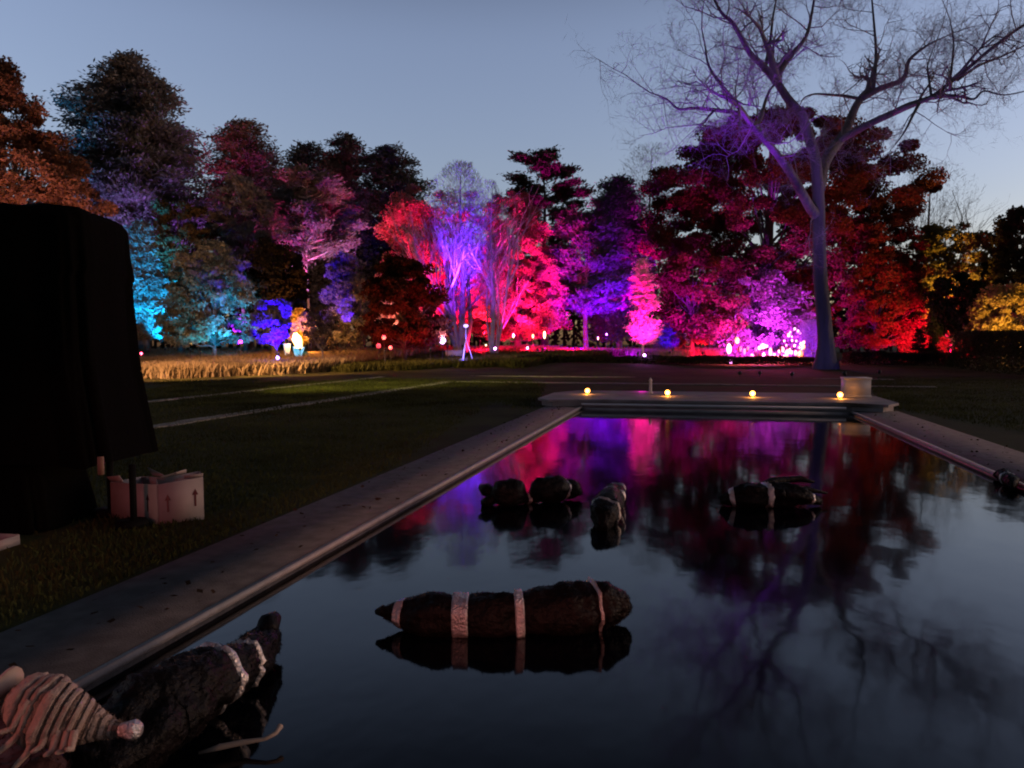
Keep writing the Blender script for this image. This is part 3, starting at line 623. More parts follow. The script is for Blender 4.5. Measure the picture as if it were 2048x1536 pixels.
SP = [ # u, depth, aim(u, v, depth), colour, watts, cone
 (150, 30, (60, 380, 44), (1, .42, .2), 3600, 90), (-60, 30, (0, 280, 44), (1, .36, .16), 3200, 80), (60, 30, (40, 150, 44), LAV, 1600, 60),
 (296, 50.5, (292, 540, 56), CYAN, 12000, 50), (330, 54, (325, 440, 66), CYAN, 5200, 60), (165, 58, (250, 260, 66), (.38, .30, 1), 6500, 56), (405, 60, (345, 290, 66), (.45, .12, 1), 4500, 56),  # lavender and violet spots on the spruce are added fill
 (478, 47.5, (450, 625, 52), CYAN, 1900, 70), (400, 47, (400, 560, 52), (.0, .35, .55), 500, 90), (380, 52, (370, 500, 58), (1, .45, .15), 260, 80),
 (480, 54, (490, 470, 60), VIO, 4200, 55), (540, 60, (560, 300, 70), PINK, 5200, 55), (470, 58, (460, 400, 66), (.6, .2, 1), 1800, 70),
 (556, 43.2, (553, 650, 46), (.03, .0, 1), 9000, 60), (600, 49, (600, 640, 52), AMB, 110, 80),
 (650, 58, (625, 420, 66), PINK, 2600, 60), (640, 60, (640, 380, 68), LAV, 3000, 60), (690, 50.5, (692, 580, 54), (.05, 0, 1), 2400, 26), (660, 50, (700, 620, 54), AMB, 110, 70),  # the LAV spot is added fill for the left trees
 (620, 58, (640, 540, 66), (1, .35, .15), 700, 90), (780, 60, (740, 380, 80), (1, .5, .35), 2200, 80),
 (770, 45, (808, 600, 50), (1, .14, .07), 240, 80), (860, 46, (820, 620, 50), RED, 200, 80),
 (850, 55, (815, 450, 64), (1, .01, .06), 2800, 60), (760, 58, (760, 480, 64), (.9, .06, .6), 1400, 60),
 (925, 54, (925, 350, 59), (.13, .02, 1), 30000, 30), (895, 53, (925, 500, 58), VIO, 1500, 60), (950, 52.5, (985, 500, 57), (.5, .03, 1), 600, 60),
 (1030, 56.5, (1035, 460, 63), (1, .01, .30), 7500, 66), (1075, 54, (1085, 560, 63), (1, .01, .1), 2400, 50), (1090, 56, (1060, 450, 64), (1, .01, .35), 4500, 60), (960, 60, (935, 480, 66), (1, .01, .06), 8000, 80), (880, 60, (905, 470, 66), (1, 0, .22), 8000, 80), (1085, 55, (1085, 640, 62), MAG, 600, 80),
 (1150, 67, (1125, 340, 74), MAG, 12000, 45), (1150, 57, (1165, 520, 64), (.27, .0, 1), 5200, 60), (1268, 62, (1240, 400, 70), (.9, .0, .7), 9000, 50), (1225, 59, (1220, 540, 66), (.12, .0, 1), 5200, 60), (1150, 58, (1160, 640, 66), BLUE, 900, 90),
 (1294, 48.6, (1284, 640, 52), (1, .01, .5), 3200, 50), (1276, 48.9, (1285, 575, 52), (1, .0, .42), 5200, 26), (1345, 55.5, (1338, 660, 60), (.04, 0, 1), 2600, 40),
 (1340, 52, (1360, 460, 62), (.6, .0, .9), 2400, 60), (1405, 52, (1400, 520, 60), (.5, .0, 1), 2200, 70),
 (1480, 53, (1480, 600, 62), (.6, .03, 1), 4600, 80), (1560, 53, (1560, 610, 62), (.45, .03, 1), 4200, 80), (1450, 52, (1430, 640, 60), RED, 300, 90),
 (1470, 54, (1450, 400, 60), (1, .02, .16), 380, 80), (1700, 54, (1700, 380, 66), (1, .0, .03), 420, 80), (1560, 48, (1550, 230, 62), (1, .24, .16), 900, 44),
 (1626, 50, (1622, 690, 54), (.2, .0, 1), 1200, 60),
 (1740, 53, (1750, 560, 60), (1, .0, .01), 650, 80), (1790, 52, (1870, 690, 59), RED, 3000, 60), (1885, 53.5, (1880, 690, 59), RED, 2600, 100), (1822, 51, (1812, 660, 60), RED, 900, 50),
 (1872, 56.6, (1895, 500, 62), (1, .46, .07), 3600, 58), (2060, 42.6, (2010, 620, 48), (1, .5, .1), 1500, 80), (2040, 46, (2060, 480, 58), (1, .4, .15), 600, 80),
 (1585, 33, (1640, 520, 42), (.16, .06, 1), 170, 90), (1690, 34, (1600, 200, 41), VIO, 300, 70), (1520, 34, (1430, 120, 38), (.36, .12, 1), 1100, 56), (1480, 34, (1420, 40, 38), VIO, 3400, 50), (1760, 36, (1850, 120, 42), LAV, 600, 70),
]
for i, (u, d, aim, col, W, ang) in enumerate(SP): spot(u, d, aim, col, W, ang)
# posts added to wash the grass with light
for (u, d, dz, aim, col, W, ang) in [(212, 29, 4.2, (430, 755, 40), (1, .48, .22), 19000, 54), (240, 34, 3.4, (700, 752, 42), (1, .50, .2), 26000, 36), (236, 20, 3.6, (900, 752, 34), (.95, .8, .2), 9000, 50),
                                     (970, 57.5, 1.0, (960, 712, 61), RED, 3200, 150), (1060, 57.5, 1.0, (1050, 712, 61), RED, 3200, 150), (1150, 57, 1.0, (1150, 712, 61), RED, 3200, 150), (1240, 56.5, 1.0, (1240, 712, 60), (.4, 0, 1), 2400, 150), (1400, 56, 1.0, (1420, 716, 59), RED, 2600, 150), (1560, 50.5, 1.0, (1540, 722, 54), RED, 700, 150)]:
    q = at(u, d); f = thing('added_wash_lamp', q, 'slim black post added to wash light over the grass', 'lamp', 'slim posts added to wash the grass')
    mb = MB(); mb.tube([(0, 0, -.1), (0, 0, dz)], [.03, .025], 6); mb.build('pole', MATS['lamp_black'], f)
    mb = MB(); mb.tube([(0, 0, dz+.02), (0, 0, dz+.10)], [.07, .05], 8); mb.build('housing', MATS['lamp_black'], f)
    dv = (P(*aim)-(q+Vector((0, 0, dz)))).normalized()
    l = bpy.data.lights.new('floodlight_beam', 'SPOT'); l.energy = W*K; l.color = col; l.spot_size = radians(ang); l.spot_blend = 1.0; l.shadow_soft_size = .25
    o = bpy.data.objects.new('floodlight_beam', l); COL.objects.link(o); o.location = q+Vector((0, 0, dz-.1))+dv*.15; o.rotation_euler = dv.to_track_quat('-Z', 'Y').to_euler()

# amber globes on the terrace
amber = glow('amber_globe', (1, .30, .035), 13)
for k, (u, v, lab) in enumerate([(1175, 782, 'round amber lamp on the terrace, nearest the left end'), (1335, 786, 'round amber lamp just right of the small white post'),
        (1505, 788, 'round amber lamp standing alone in the middle right of the terrace'), (1680, 791, 'round amber lamp against the white plinth')]):
    p = G(u, v+6, .19)
    f = thing('globe_lamp', (p.x, p.y, .19), lab, 'lamp', 'amber lamps along the terrace')
    mb = MB(); mb.tube([(0, 0, 0), (0, 0, .03)], [.05, .035], 12); mb.build('base', MATS['lamp_black'], f)
    mb = MB(); mb.ball((0, 0, .095), .068, 16, 10); mb.build('globe', amber, f, smooth=True)
    point((p.x, p.y-.13, .27), (1, .36, .05), 9, .03)
white = mat('white_painted_wood', (.62, .60, .64), rough=.5, noise=((.54, .52, .56), 4))
p = G(1301, 787, .19); f = thing('bollard', (p.x, p.y, .19), 'slim white tapering post on the terrace between two amber lamps', 'post')
mb = MB(); mb.tube([(0, 0, 0), (0, 0, .03), (0, 0, .031), (0, 0, .36)], [.075, .075, .045, .035], 10); mb.build('shaft', white, f)
mb = MB(); mb.tube([(0, 0, .361), (0, 0, .38), (0, 0, .46)], [.05, .05, .005], 10); mb.build('cap', white, f)
spot(1284, 22.2, (1284, 790, 21.9), MAG, 3, 120, dz=.32, fixture=False, rad=.02)
p = G(1711, 793, .19); f = thing('plinth', (p.x, p.y, .19), 'white square plinth beside the rightmost amber lamp', 'plinth', rz=.05)
mb = MB(); mb.box((0, 0, .03), (.315, .315, .03)); mb.build('foot', white, f)
mb = MB(); mb.box((0, 0, .265), (.30, .30, .203)); mb.build('body', white, f)
mb = MB(); mb.box((0, 0, .49), (.32, .32, .02)); mb.build('cap', white, f)

# small lit stakes and globes under the trees
def stake(u, d, h, r, col, s, label, W=0, name='stake_light', cat='lamp', group='small coloured path lamps', stretch=1):
    q = at(u, d); f = thing(name, q, label, cat, group)
    mb = MB(); mb.tube([(0, 0, -.05), (0, 0, h)], [.015, .012], 5); mb.build('stake', MATS['lamp_black'], f)
    mb = MB(); mb.ball((0, 0, h+r*stretch), (r, r, r*stretch), 10, 8); mb.build('globe', glow(f'glow_{col}_{s}', col, s), f, smooth=True)
    if W: point(q+Vector((0, 0, h+r*stretch*2+.1)), col, W)
stake(885, 50, 1.4, .24, (1, .5, 1), 4, 'white-pink glowing ball on a stand left of the tripod', 120, group='globes')
stake(990, 50, .9, .09, (1, .25, 1), 14, 'tiny pink lamp in the red-lit grass left of the blue one', 60)
stake(1055, 50, .85, .07, (.4, .4, 1), 12, 'tiny pale blue lamp in the red-lit grass', 40)
stake(1289, 47.5, .45, .09, (.6, .2, 1), 22, 'tiny violet lamp at the foot of the magenta tree', 60)
stake(555, 42.5, .8, .09, (.15, .1, 1), 20, 'tiny blue lamp at the foot of the blue sapling', 80)
stake(282, 40, 1.15, .07, (1, .02, .1), 12, 'tiny red lamp beside the black draped tower', 10)
stake(972, 53, 1.1, .06, (1, .7, .3), 6, 'faint cream lamp left of the pink one', 0)
stake(1027, 58, 1.4, .07, (1, .55, .1), 5, 'faint gold lantern under the pink maple, left of a pair', 0, stretch=2.5)
stake(1066, 58, 1.35, .08, (1, .55, .1), 6, 'small gold lantern under the pink maple', 0, stretch=2)
stake(1089, 58, 1.3, .1, (1, .55, .1), 8, 'brightest gold lantern under the pink maple', 0, stretch=3)
stake(1213, 60, 1.6, .08, (1, .5, .1), 3, 'small gold lantern between the violet pine and the magenta tree', 0)
stake(1196, 60, 1.2, .07, (1, .5, .1), 3, 'faint gold lantern right beside the violet pine trunk', 0, stretch=2)
# orange torch lamp with cyan base, left
q = at(596, 50); f = thing('torch_lamp', q, 'blazing orange-white lamp on a cyan glowing tub beside the blue sapling', 'lamp')
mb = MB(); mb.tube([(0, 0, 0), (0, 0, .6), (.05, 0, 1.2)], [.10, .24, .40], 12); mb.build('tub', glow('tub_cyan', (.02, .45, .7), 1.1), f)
mb = MB(); mb.tube([(.08, 0, 1.2), (.02, 0, 1.5), (-.10, 0, 1.8), (-.2, 0, 2.1)], [.22, .30, .32, .12], 10); mb.build('flame', glow('flame_orange', (1, .42, .06), 9), f, smooth=True)
point(q+Vector((0, -.2, 2.5)), (1, .34, .06), 1100)
q = at(574, 51); f = thing('garden_pot', q, 'small cyan glowing pot between the blue sapling and orange lamp', 'pot')
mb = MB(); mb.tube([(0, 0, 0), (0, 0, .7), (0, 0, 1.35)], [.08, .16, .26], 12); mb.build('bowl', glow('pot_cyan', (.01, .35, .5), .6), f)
mb = MB(); mb.tube([(0, 0, 1.352), (0, 0, 1.40)], [.28, .28], 12); mb.build('rim', glow('pot_cyan', (0, 0, 0), 0), f)
q = at(632, 50); f = thing('garden_bench', q, 'long yellow-lit bench behind the thin bare young tree', 'bench', rz=.2)
mb = MB(); mb.box((0, 0, .45), (.95, .22, .03)); mb.build('seat', LM('bench_wood', (.4, .3, .12), (.5, .4, .2)), f)
mb = MB(); mb.box((0, .2, .72), (.95, .02, .14)); mb.build('backrest', MATS['bench_wood'], f)
for x in (-.85, .85):
    mb = MB(); mb.box((x, 0, .21), (.03, .2, .21)); mb.build('leg', MATS['bench_wood'], f)
# control desk and camera tripod under the birches
q = at(912, 55); f = thing('control_desk', q, 'low desk draped in blue-violet light between the glowing ball and tripod', 'desk')
mb = MB(); mb.box((0, 0, .72), (.75, .35, .025)); mb.build('top', pale_m := mat('desk_white', (.6, .6, .65), rough=.5), f)
mb = MB(); mb.box((0, -.34, .36), (.72, .01, .33)); mb.build('cloth', pale_m, f)
for x in (-.7, .7):
    mb = MB(); mb.box((x, .3, .35), (.02, .02, .345)); mb.build('leg', MATS['lamp_black'], f)
q = at(932, 49); f = thing('tripod', q, 'pale tripod stand with a lamp head at the foot of the birch', 'tripod')
for k in range(3):
    a = k*2.09+.4; mb = MB(); mb.tube([(cos(a)*.55, sin(a)*.55, 0), (0, 0, 1.75)], [.025, .03], 6); mb.build('leg', pale_m, f)
mb = MB(); mb.tube([(0, 0, 1.7), (0, 0, 2.5)], [.035, .035], 6); mb.build('column', pale_m, f)
mb = MB(); mb.ball((0, 0, 2.62), (.17, .17, .12)); mb.build('head', glow('tripod_head', (.55, .4, 1), 1.6), f, smooth=True)
spot(925, 47, (922, 680, 51), (.15, .1, 1), 350, 90, fixture=False, dz=.5)
for k, (u, d, h, r_, lab) in enumerate([(757, 47, 1.2, .15, 'leftmost red glowing blossom lamp below the red-brown tree'), (768, 47, 1.75, .14, 'tallest red glowing blossom lamp below the red-brown tree'), (781, 47, 1.1, .13, 'rightmost red glowing blossom lamp below the red-brown tree')]):
    stake(u, d, h, r_, (1, .015, .05), 1.6, lab, 15, group='red blossom lamps')

# garden of glowing flowers beneath the beech
FL = [(1462, 690, 1.0, .17, 3, (1, .6, .3), 14), (1470, 49, 0.1, .12, 1, (1, .5, 1), 14), (1455, 49, 1.0, .16, 2.6, (1, .62, .35), 16), (1474, 50, 1.55, .17, 1.7, (1, .62, .22), 9)]
names = ['tall', 'short', 'squat', 'slender', 'wide', 'drooping', 'round', 'narrow', 'budded', 'leaning']
fl = [(1458, 48.5, .75, .19, 2.2, (1, .75, .55), 16, 'brightest tall cream glowing flower at the left end of the lit garden'),
      (1462, 47.5, .12, .12, 1.6, (.9, .4, 1), 12, 'small violet-white glow at the foot of the leftmost tall flower'),
      (1474, 50, 1.35, .2, 1.5, (1, .62, .16), 5, 'yellow balloon-shaped glowing flower on a long stem'),
      (1481, 52, .7, .13, 2, (1, .08, .1), 3, 'red glowing tulip just right of the balloon-shaped one'),
      (1489, 51, .55, .13, 2.2, (1, .1, .5), 3, 'pink glowing tulip with a violet foot, second right of the balloon'),
      (1496, 52, .8, .10, 2, (1, .2, .15), 4, 'slim red glowing tulip taller than its neighbours'),
      (1504, 50, .35, .16, 1.3, (1, .3, .9), 5, 'low pinkish-white glowing flower in the left middle'),
      (1512, 52, .7, .1, 2, (1, .06, .1), 3, 'slim red glowing tulip before the white cluster'),
      (1519, 50.5, .9, .15, 1.1, (1, .5, 1), 14, 'left bloom of the broad pink-white glowing cluster'),
      (1526, 50, 1.0, .24, .9, (1, .62, 1), 16, 'largest bloom in the broad pink-white glowing cluster'),
      (1533, 50.5, 1.05, .14, .9, (1, .5, 1), 14, 'right bloom of the broad pink-white glowing cluster'),
      (1528, 49, .3, .11, 2.6, (1, .5, .8), 8, 'slender glowing stem flower below the broad cluster'),
      (1541, 50, .35, .14, 3.2, (1, .45, .2), 7, 'tall orange glowing spear right of the broad cluster'),
      (1549, 49, .45, .11, 1.4, (1, .6, .4), 8, 'small cream glowing bud right of the orange spear'),
      (1556, 49, .3, .17, 1, (1, .6, .25), 9, 'round yellow-white glowing ball low in the lit garden'),
      (1566, 50, .7, .13, 1.8, (1, .5, .2), 6, 'orange-yellow glowing bud between ball and tall strings'),
      (1574, 49, .4, .14, 2.4, (1, .45, .08), 6, 'golden glowing bud at the foot of the tall strings'),
      (1583, 51, .5, .12, 1.6, (1, .1, .1), 3, 'red glowing bud behind the golden ones'),
      (1592, 49, .5, .14, 1.6, (1, .5, .3), 6, 'pale orange glowing bud right of centre in the tall strings'),
      (1601, 49, .35, .2, 1.6, (1, .42, .06), 6, 'big golden glowing bud near the blue weeping shrub'),
      (1607, 50, .9, .15, 1.5, (1, .5, .12), 7, 'golden glowing bud above the big one by the weeping shrub')]
for (u, d, h, r_, st, col, s, lab) in fl:
    q = at(u, d); f = thing('glowing_flower', q, lab, 'light sculpture', 'glowing flowers beneath the huge beech')
    mb = MB(); mb.tube([(0, 0, -.05), (.02, 0, h*.5), (0, 0, h)], [.018, .015, .012], 5); mb.build('stem', mat('stem_red', (.3, .1, .1)), f)
    m = glow(f'bloom_{u}', (col[0], col[1]*.62, col[2]*.8), s*.36); r_ *= .82; mb = MB(); H_ = r_*st
    mb.tube([(0, 0, h), (0, 0, h+H_*.35), (0, 0, h+H_*1.1), (0, 0, h+H_*1.7), (0, 0, h+H_*2)], [r_*.25, r_*.8, r_, r_*.7, r_*.15], 9); mb.build('bloom', m, f, smooth=True)
rng = RS(31)
for k, (u, top, lab) in enumerate([(1563, 1.1, 'shortest string of glowing bulbs, the left of five'), (1573, 1.9, 'second string of glowing bulbs from the left'), (1585, 2.3, 'tallest pink-white string of glowing bulbs'), (1597, 2.2, 'string of glowing bulbs topped by a large white one'), (1607, 1.3, 'golden string of glowing bulbs next to the weeping shrub')]):
    q = at(u, 51); f = thing('bulb_string', q, lab, 'string lights', 'hanging bulb strings in the lit garden')
    mb = MB(); mb.tube([(0, 0, 0), (.03, 0, top*.5), (0, 0, top+.2)], [.012]*3, 4); mb.build('cable', MATS['lamp_black'], f)
    n = int(top*3.6)
    for j in range(n):
        z = top*(j+1)/n; t = z/2.4; c = [(1, .5, .10), (1, .2, .25), (1, .45, .8)][min(2, int(t*2.2+rng.uniform(0, .8)))]
        r_ = rng.uniform(.035, .09)*(1.35 if j == n-1 else 1)
        mb = MB(); mb.ball((rng.uniform(-.2, .2), rng.uniform(-.2, .2), z+rng.uniform(-.12, .12)), (r_, r_, r_*1.3), 8, 6); mb.build('bulb', glow(f'bulb_{c}', c, 2.8), f, smooth=True)
    point(q+Vector((0, -.5, top*.6)), [(1, .2, .1), (1, .1, .3), (.8, .2, .8), (.6, .1, 1), (1, .3, .1)][k], 160)
for (u, col, W) in [(1470, (1, .15, .15), 260), (1500, (1, .02, .1), 300), (1527, (1, .12, .6), 500), (1552, (1, .05, .08), 300), (1585, (1, .03, .05), 400)]:
    point(at(u, 48.8, .9), col, W, .1)

# ------------------------------------------------------------------ black draped tower, cartons (left foreground)
black_cloth = mat('black_cloth', (.003, .0026, .0024), rough=1, bump=.6, bscale=18, spec=.03)
D0 = 6.6
tw = P(75, 690, D0); tw = Vector((tw.x, tw.y, 0))
root = thing('draped_tower', tw, 'tall tower covered in black cloth at the left edge', 'covered stand', rz=YAW)
def cloth(name, rows, dep, folds, seed, m, parent, amp=.03):
    """rows: (z, left, right) -> folded drape, closed ring"""
    mb = MB(); n = 96; vs = []; rg = RS(seed); ph = rg.uniform(0, 6.28, 4)
    for z, a, b_, dp in rows:
        for j in range(n):
            q = 2*pi*j/n; c, s_ = cos(q), sin(q); e = .24
            X_ = (abs(c)**e)*(1 if c > 0 else -1); Y_ = (abs(s_)**e)*(1 if s_ > 0 else -1)
            fl_ = amp*(sin(folds*q+ph[0])+.6*sin(folds*1.9*q+ph[1]+z*1.2)+.4*sin(folds*3.1*q+ph[2]-z))*min(1, (rows[0][0]-z)*1.2+.1)
            cx = (a+b_)/2; hw = (b_-a)/2
            vs.append((cx+X_*(hw+fl_), Y_*(dp+fl_), z+.02*sin(5*q+ph[3])))
    fs = []
    for i in range(len(rows)-1):
        for j in range(n): fs.append((i*n+j, i*n+(j+1) % n, (i+1)*n+(j+1) % n, (i+1)*n+j))
    mb.add(vs, fs)
    mb.add([(sum(v[0] for v in vs[:n])/n, 0, rows[0][0]+.03)]+vs[:n], [(0, j+1, (j+1) % n+1, (j+1) % n+1) for j in range(n)])
    return mb.build(name, m, parent, smooth=True)
px = lambda u, D=D0+.42: ((u-1024)*D-(75-1024)*D0)/F
pz = lambda v: EYE-(v-690)*(D0-.45)/F
dl = px(-210)
cloth('cover', [(pz(404), dl, px(200), .40), (pz(414), dl, px(262), .45), (pz(428), dl, px(270), .47), (pz(446), dl, px(272), .47), (pz(480), dl, px(272), .47), (pz(535), dl, px(276), .48), (pz(550), dl, px(270), .48), (pz(620), dl, px(272), .48), (pz(700), dl, px(274), .49), (pz(760), dl, px(280), .5), (pz(840), dl, px(291), .52), (pz(928), dl, px(304), .55)], .5, 9, 3, black_cloth, root, .022)
cloth('skirt', [(pz(900), dl, px(150), .40), (pz(960), dl, px(176), .42), (pz(1030), dl, px(186), .44), (.01, dl, px(190), .46)], .5, 11, 4, black_cloth, root, .02)
for (x, y_) in ((px(256, D0-.18), -.18), (px(225), .30)):
    mb = MB(); mb.tube([(x, y_, .02), (x, y_, .56)], [.030, .030], 8); lg = mb.build('leg', mat('black_metal', (.004, .004, .004), rough=.8, spec=.1), root)
    mb = MB(); mb.tube([(x-.02, y_, 0), (x-.02, y_, .06)], [.15, .13], 12); mb.build('foot_weight', MATS['black_metal'], root)
mb = MB(); mb.box((px(193, D0-.56), -.56, pz(925)), (.022, .012, .075)); mb.build('strap', mat('tan_webbing', (.22, .13, .09), rough=.8), root)

card = mat('white_cardboard', (.34, .29, .28), rough=.9, noise=((.29, .25, .24), 6))
ink = mat('dark_red_ink', (.10, .02, .025), rough=.8)
def carton(corner, wl, wr, h, rz, label, flaps=True):
    """open carton, corner = nearest vertical edge"""
    f = thing('carton', corner, label, 'box', 'cartons on the grass', rz=rz)
    mb = MB(); t = .006
    mb.box((-wl/2, 0, h/2), (wl/2, t, h/2)); mb.box((0-t, wr/2+t, h/2), (t, wr/2-t*.5, h/2)); mb.box((-wl/2, wr, h/2), (wl/2-t*2.2, t, h/2)); mb.box((-wl+t, wr/2, h/2), (t, wr/2-t*1.2, h/2)); mb.box((-wl/2, wr/2, .012), (wl/2-.02, wr/2-.02, .008))
    mb.build('body', card, f)
    return f
# two cartons side by side whose faces meet at the photo's dark seam
def carton2(p_left, p_right, h0, h1, depth, label, arrows, flapspec, nm=True):
    a, b_ = Vector(p_left), Vector(p_right); w_ = (b_-a).length; rz = math.atan2(b_.y-a.y, b_.x-a.x)
    f = thing('carton', a, label, 'box', 'white cartons on the grass', rz=rz); t = .005
    mb = MB()
    for (x0, y0, x1, y1) in ((0, 0, w_, 0), (w_, 0, w_, depth), (w_, depth, 0, depth), (0, depth, 0, 0)):
        d_ = Vector((x1-x0, y1-y0, 0)).normalized(); nn = Vector((-d_.y, d_.x, 0))*t; ins = d_*t*1.01
        A, B = Vector((x0, y0, 0))+ins, Vector((x1, y1, 0))-ins
        ha = h0+(h1-h0)*A.x/w_; hb = h0+(h1-h0)*B.x/w_
        vs = [A, B, B+nn, A+nn]; vs = [tuple(v) for v in vs]+[(vs[0].x, vs[0].y, ha), (vs[1].x, vs[1].y, hb), (vs[2].x, vs[2].y, hb), (vs[3].x, vs[3].y, ha)]
        mb.add(vs, [(3, 2, 1, 0), (4, 5, 6, 7), (0, 1, 5, 4), (1, 2, 6, 5), (2, 3, 7, 6), (3, 0, 4, 7)])
    mb.box((w_/2, depth/2, .012), (w_/2-.02, depth/2-.02, .006)); mb.build('body', card, f)
    for (xa, xb, y_, za, zb, lx, lz) in flapspec:
        mb = MB(); vs = [(xa, y_, za), (xb, y_, zb), (xb+lx, y_-.03, zb+lz[1]), (xa+lx, y_-.03, za+lz[0])]
        vs2 = [(x, y+.006, z+.002) for x, y, z in vs]; mb.add(vs+vs2, [(0, 1, 2, 3), (7, 6, 5, 4), (0, 4, 5, 1), (1, 5, 6, 2), (2, 6, 7, 3), (3, 7, 4, 0)]); mb.build('flap', card, f)
    for (x, z) in arrows:
        mb = MB()
        y_ = -.0035
        for poly in ([(-.008, -.075), (.008, -.075), (.008, .03), (-.008, .03)], [(-.026, .03), (.026, .03), (0, .085), (0, .085)]):
            mb.add([(x+i, y_, z+j) for i, j in poly], [(0, 1, 2, 3) if len(set(poly)) == 4 else (0, 1, 2, 2)])
        mb.build('arrow_mark', ink, f)
    return f
pA, pB, pC = G(222, 1034), G(317, 1049), G(409, 1039)
carton2(pA, pB-(pB-pA).normalized()*.004, .33, .36, .34, 'white open carton partly behind the black leg of the tower', [((pB-pA).length*.80, .18)],
        [(.02, .20, .0, .335, .34, -.02, (.05, .07)), (.20, .40, .30, .36, .36, -.03, (.08, .03))])
carton2(pB+(pC-pB).normalized()*.004, pC, .36, .40, .34, 'white open carton with two dark arrows, right one of the pair', [((pC-pB).length*.20, .18), ((pC-pB).length*.80, .21)],
        [(.0, .26, .30, .365, .40, .0, (.01, .04)), (.22, .38, .02, .392, .40, .0, (.035, .03))])
p = G(-30, 1106); f = carton2((p.x-.3, p.y, 0), (p.x+.06, p.y+.02, 0), .08, .08, .25, 'corner of a flat white carton at the left edge of the picture', [], [])

# ------------------------------------------------------------------ floating wrapped bundles
wrap = mat('black_wrap', (.003, .0025, .0025), rough=.5, noise=((.009, .006, .006), 9), bump=1.0, bscale=26, spec=.13)
foil = mat('silver_band', (.62, .58, .58), rough=.32, metal=.75, bump=.8, bscale=70)
def bundle(name, label, cat, pts, rads, bands, seed, lump=.26, group='wrapped floats in the pool', extra=(), k=32, seg=60, body=wrap, hair=4500, bname='band'):
    """pts: spine in the world; rads at the same stations; bands (t, width)"""
    org = Vector(pts[0]); f = thing(name, org, label, cat, group); rg = RS(seed)
    A = np.array([tuple(Vector(p)-org) for p in pts]); T_ = np.linspace(0, 1, len(A))
    def sp(t):
        c = Vector([float(np.interp(t, T_, A[:, i])) for i in range(3)]); return c
    def rd(t): return float(np.interp(t, T_, rads))
    def ring(t, scale=1., noise_=1.):
        c = sp(t); e = 1e-2; tg = (sp(min(1, t+e))-sp(max(0, t-e))).normalized(); s_ = tg.cross(Vector((0, 0, 1))).normalized(); up = s_.cross(tg); out = []
        for j in range(k):
            q = 2*pi*j/k
            dirv = s_*cos(q)+up*sin(q); wpt = c*3.5+dirv*1.2+Vector((seed*3.1, 0, 0))
            nn = mnoise.noise(wpt)*lump+mnoise.noise(wpt*3.7)*lump*.5+mnoise.noise(wpt*9)*lump*.22
            out.append(c+dirv*(rd(t)*(1+nn*noise_)*scale))
        return out
    mb = MB(); ts = np.linspace(0, 1, seg); vs = []
    for t in ts:
        pinch = 1-sum(.16*math.exp(-((t-b_[0])/.022)**2) for b_ in bands)
        vs += ring(t, pinch)
    n = len(ts); fs = [(i*k+j, (i+1)*k+j, (i+1)*k+(j+1) % k, i*k+(j+1) % k) for i in range(n-1) for j in range(k)]
    vs = [tuple(v) for v in vs]+[tuple(sp(0)), tuple(sp(1))]; vs0 = list(vs)
    fs += [(n*k, j, (j+1) % k, (j+1) % k) for j in range(k)]+[(n*k+1, (n-1)*k+(j+1) % k, (n-1)*k+j, (n-1)*k+j) for j in range(k)]
    mb.add(vs, fs); mb.build('body', body, f, smooth=True)
    for t0, wd, *m_ in bands:
        mb = MB(); ln = sum((Vector(A[i+1])-Vector(A[i])).length for i in range(len(A)-1)); strands = max(3, int(wd/.009)); vs = []
        tt = np.linspace(t0-wd/ln/2, t0+wd/ln/2, strands*2+1)
        for i, t in enumerate(tt):
            r_ = 1.0+(.03 if i % 2 else .0); r_ = r_ if 0 < i < len(tt)-1 else r_-.12
            vs += ring(float(np.clip(t, 0, 1)), r_+.02, .9)
        nb = len(tt); fs = [(i*k+j, (i+1)*k+j, (i+1)*k+(j+1) % k, i*k+(j+1) % k) for i in range(nb-1) for j in range(k)]
        mb.add([tuple(v) for v in vs], fs); mb.build(bname, m_[0] if m_ else foil, f, smooth=False)
    if hair:                                          # ragged dark fibres standing off the wrapping
        rh = RS(seed+50); hb = MB(); vv = np.array(vs0); cc = vv[rh.randint(0, n*k, hair)]
        ct = np.array([tuple(sp(t)) for t in ts]); di = cc-ct[np.argmin(((cc[:, None, :]-ct[None])**2).sum(2), 1)]
        di /= np.linalg.norm(di, axis=1)[:, None]+1e-6
        hb.leaves(cc+di*.002, .024, .003, rh, D=di*.35+rh.normal(size=di.shape)*.6); hb.build('fibres', body, f)
    for nm, ep, er in extra:
        mb = MB(); mb.tube([Vector(p)-org for p in ep], er, 9); mb.build(nm, body, f, smooth=True)
    return f
def W_(u, v, dz): p = G(u, v, WZ); return (p.x, p.y, WZ+dz)
bundle('wrapped_float', 'longest black wrapped float lying crosswise, with four shining bands', 'float sculpture',
       [W_(770, 1256, .09), W_(800, 1258, .09), W_(860, 1262, .09), W_(1000, 1262, .095), W_(1130, 1258, .11), W_(1200, 1250, .12), W_(1235, 1246, .10), W_(1256, 1242, .07)],
       [.03, .075, .12, .125, .145, .14, .10, .03], [(.13, .10), (.349, .05), (.47, .03), (.69, .018)], 1,
       extra=[('knot', [W_(752, 1254, .09), W_(766, 1255, .10), W_(778, 1256, .09)], [.015, .035, .03])], seg=90)
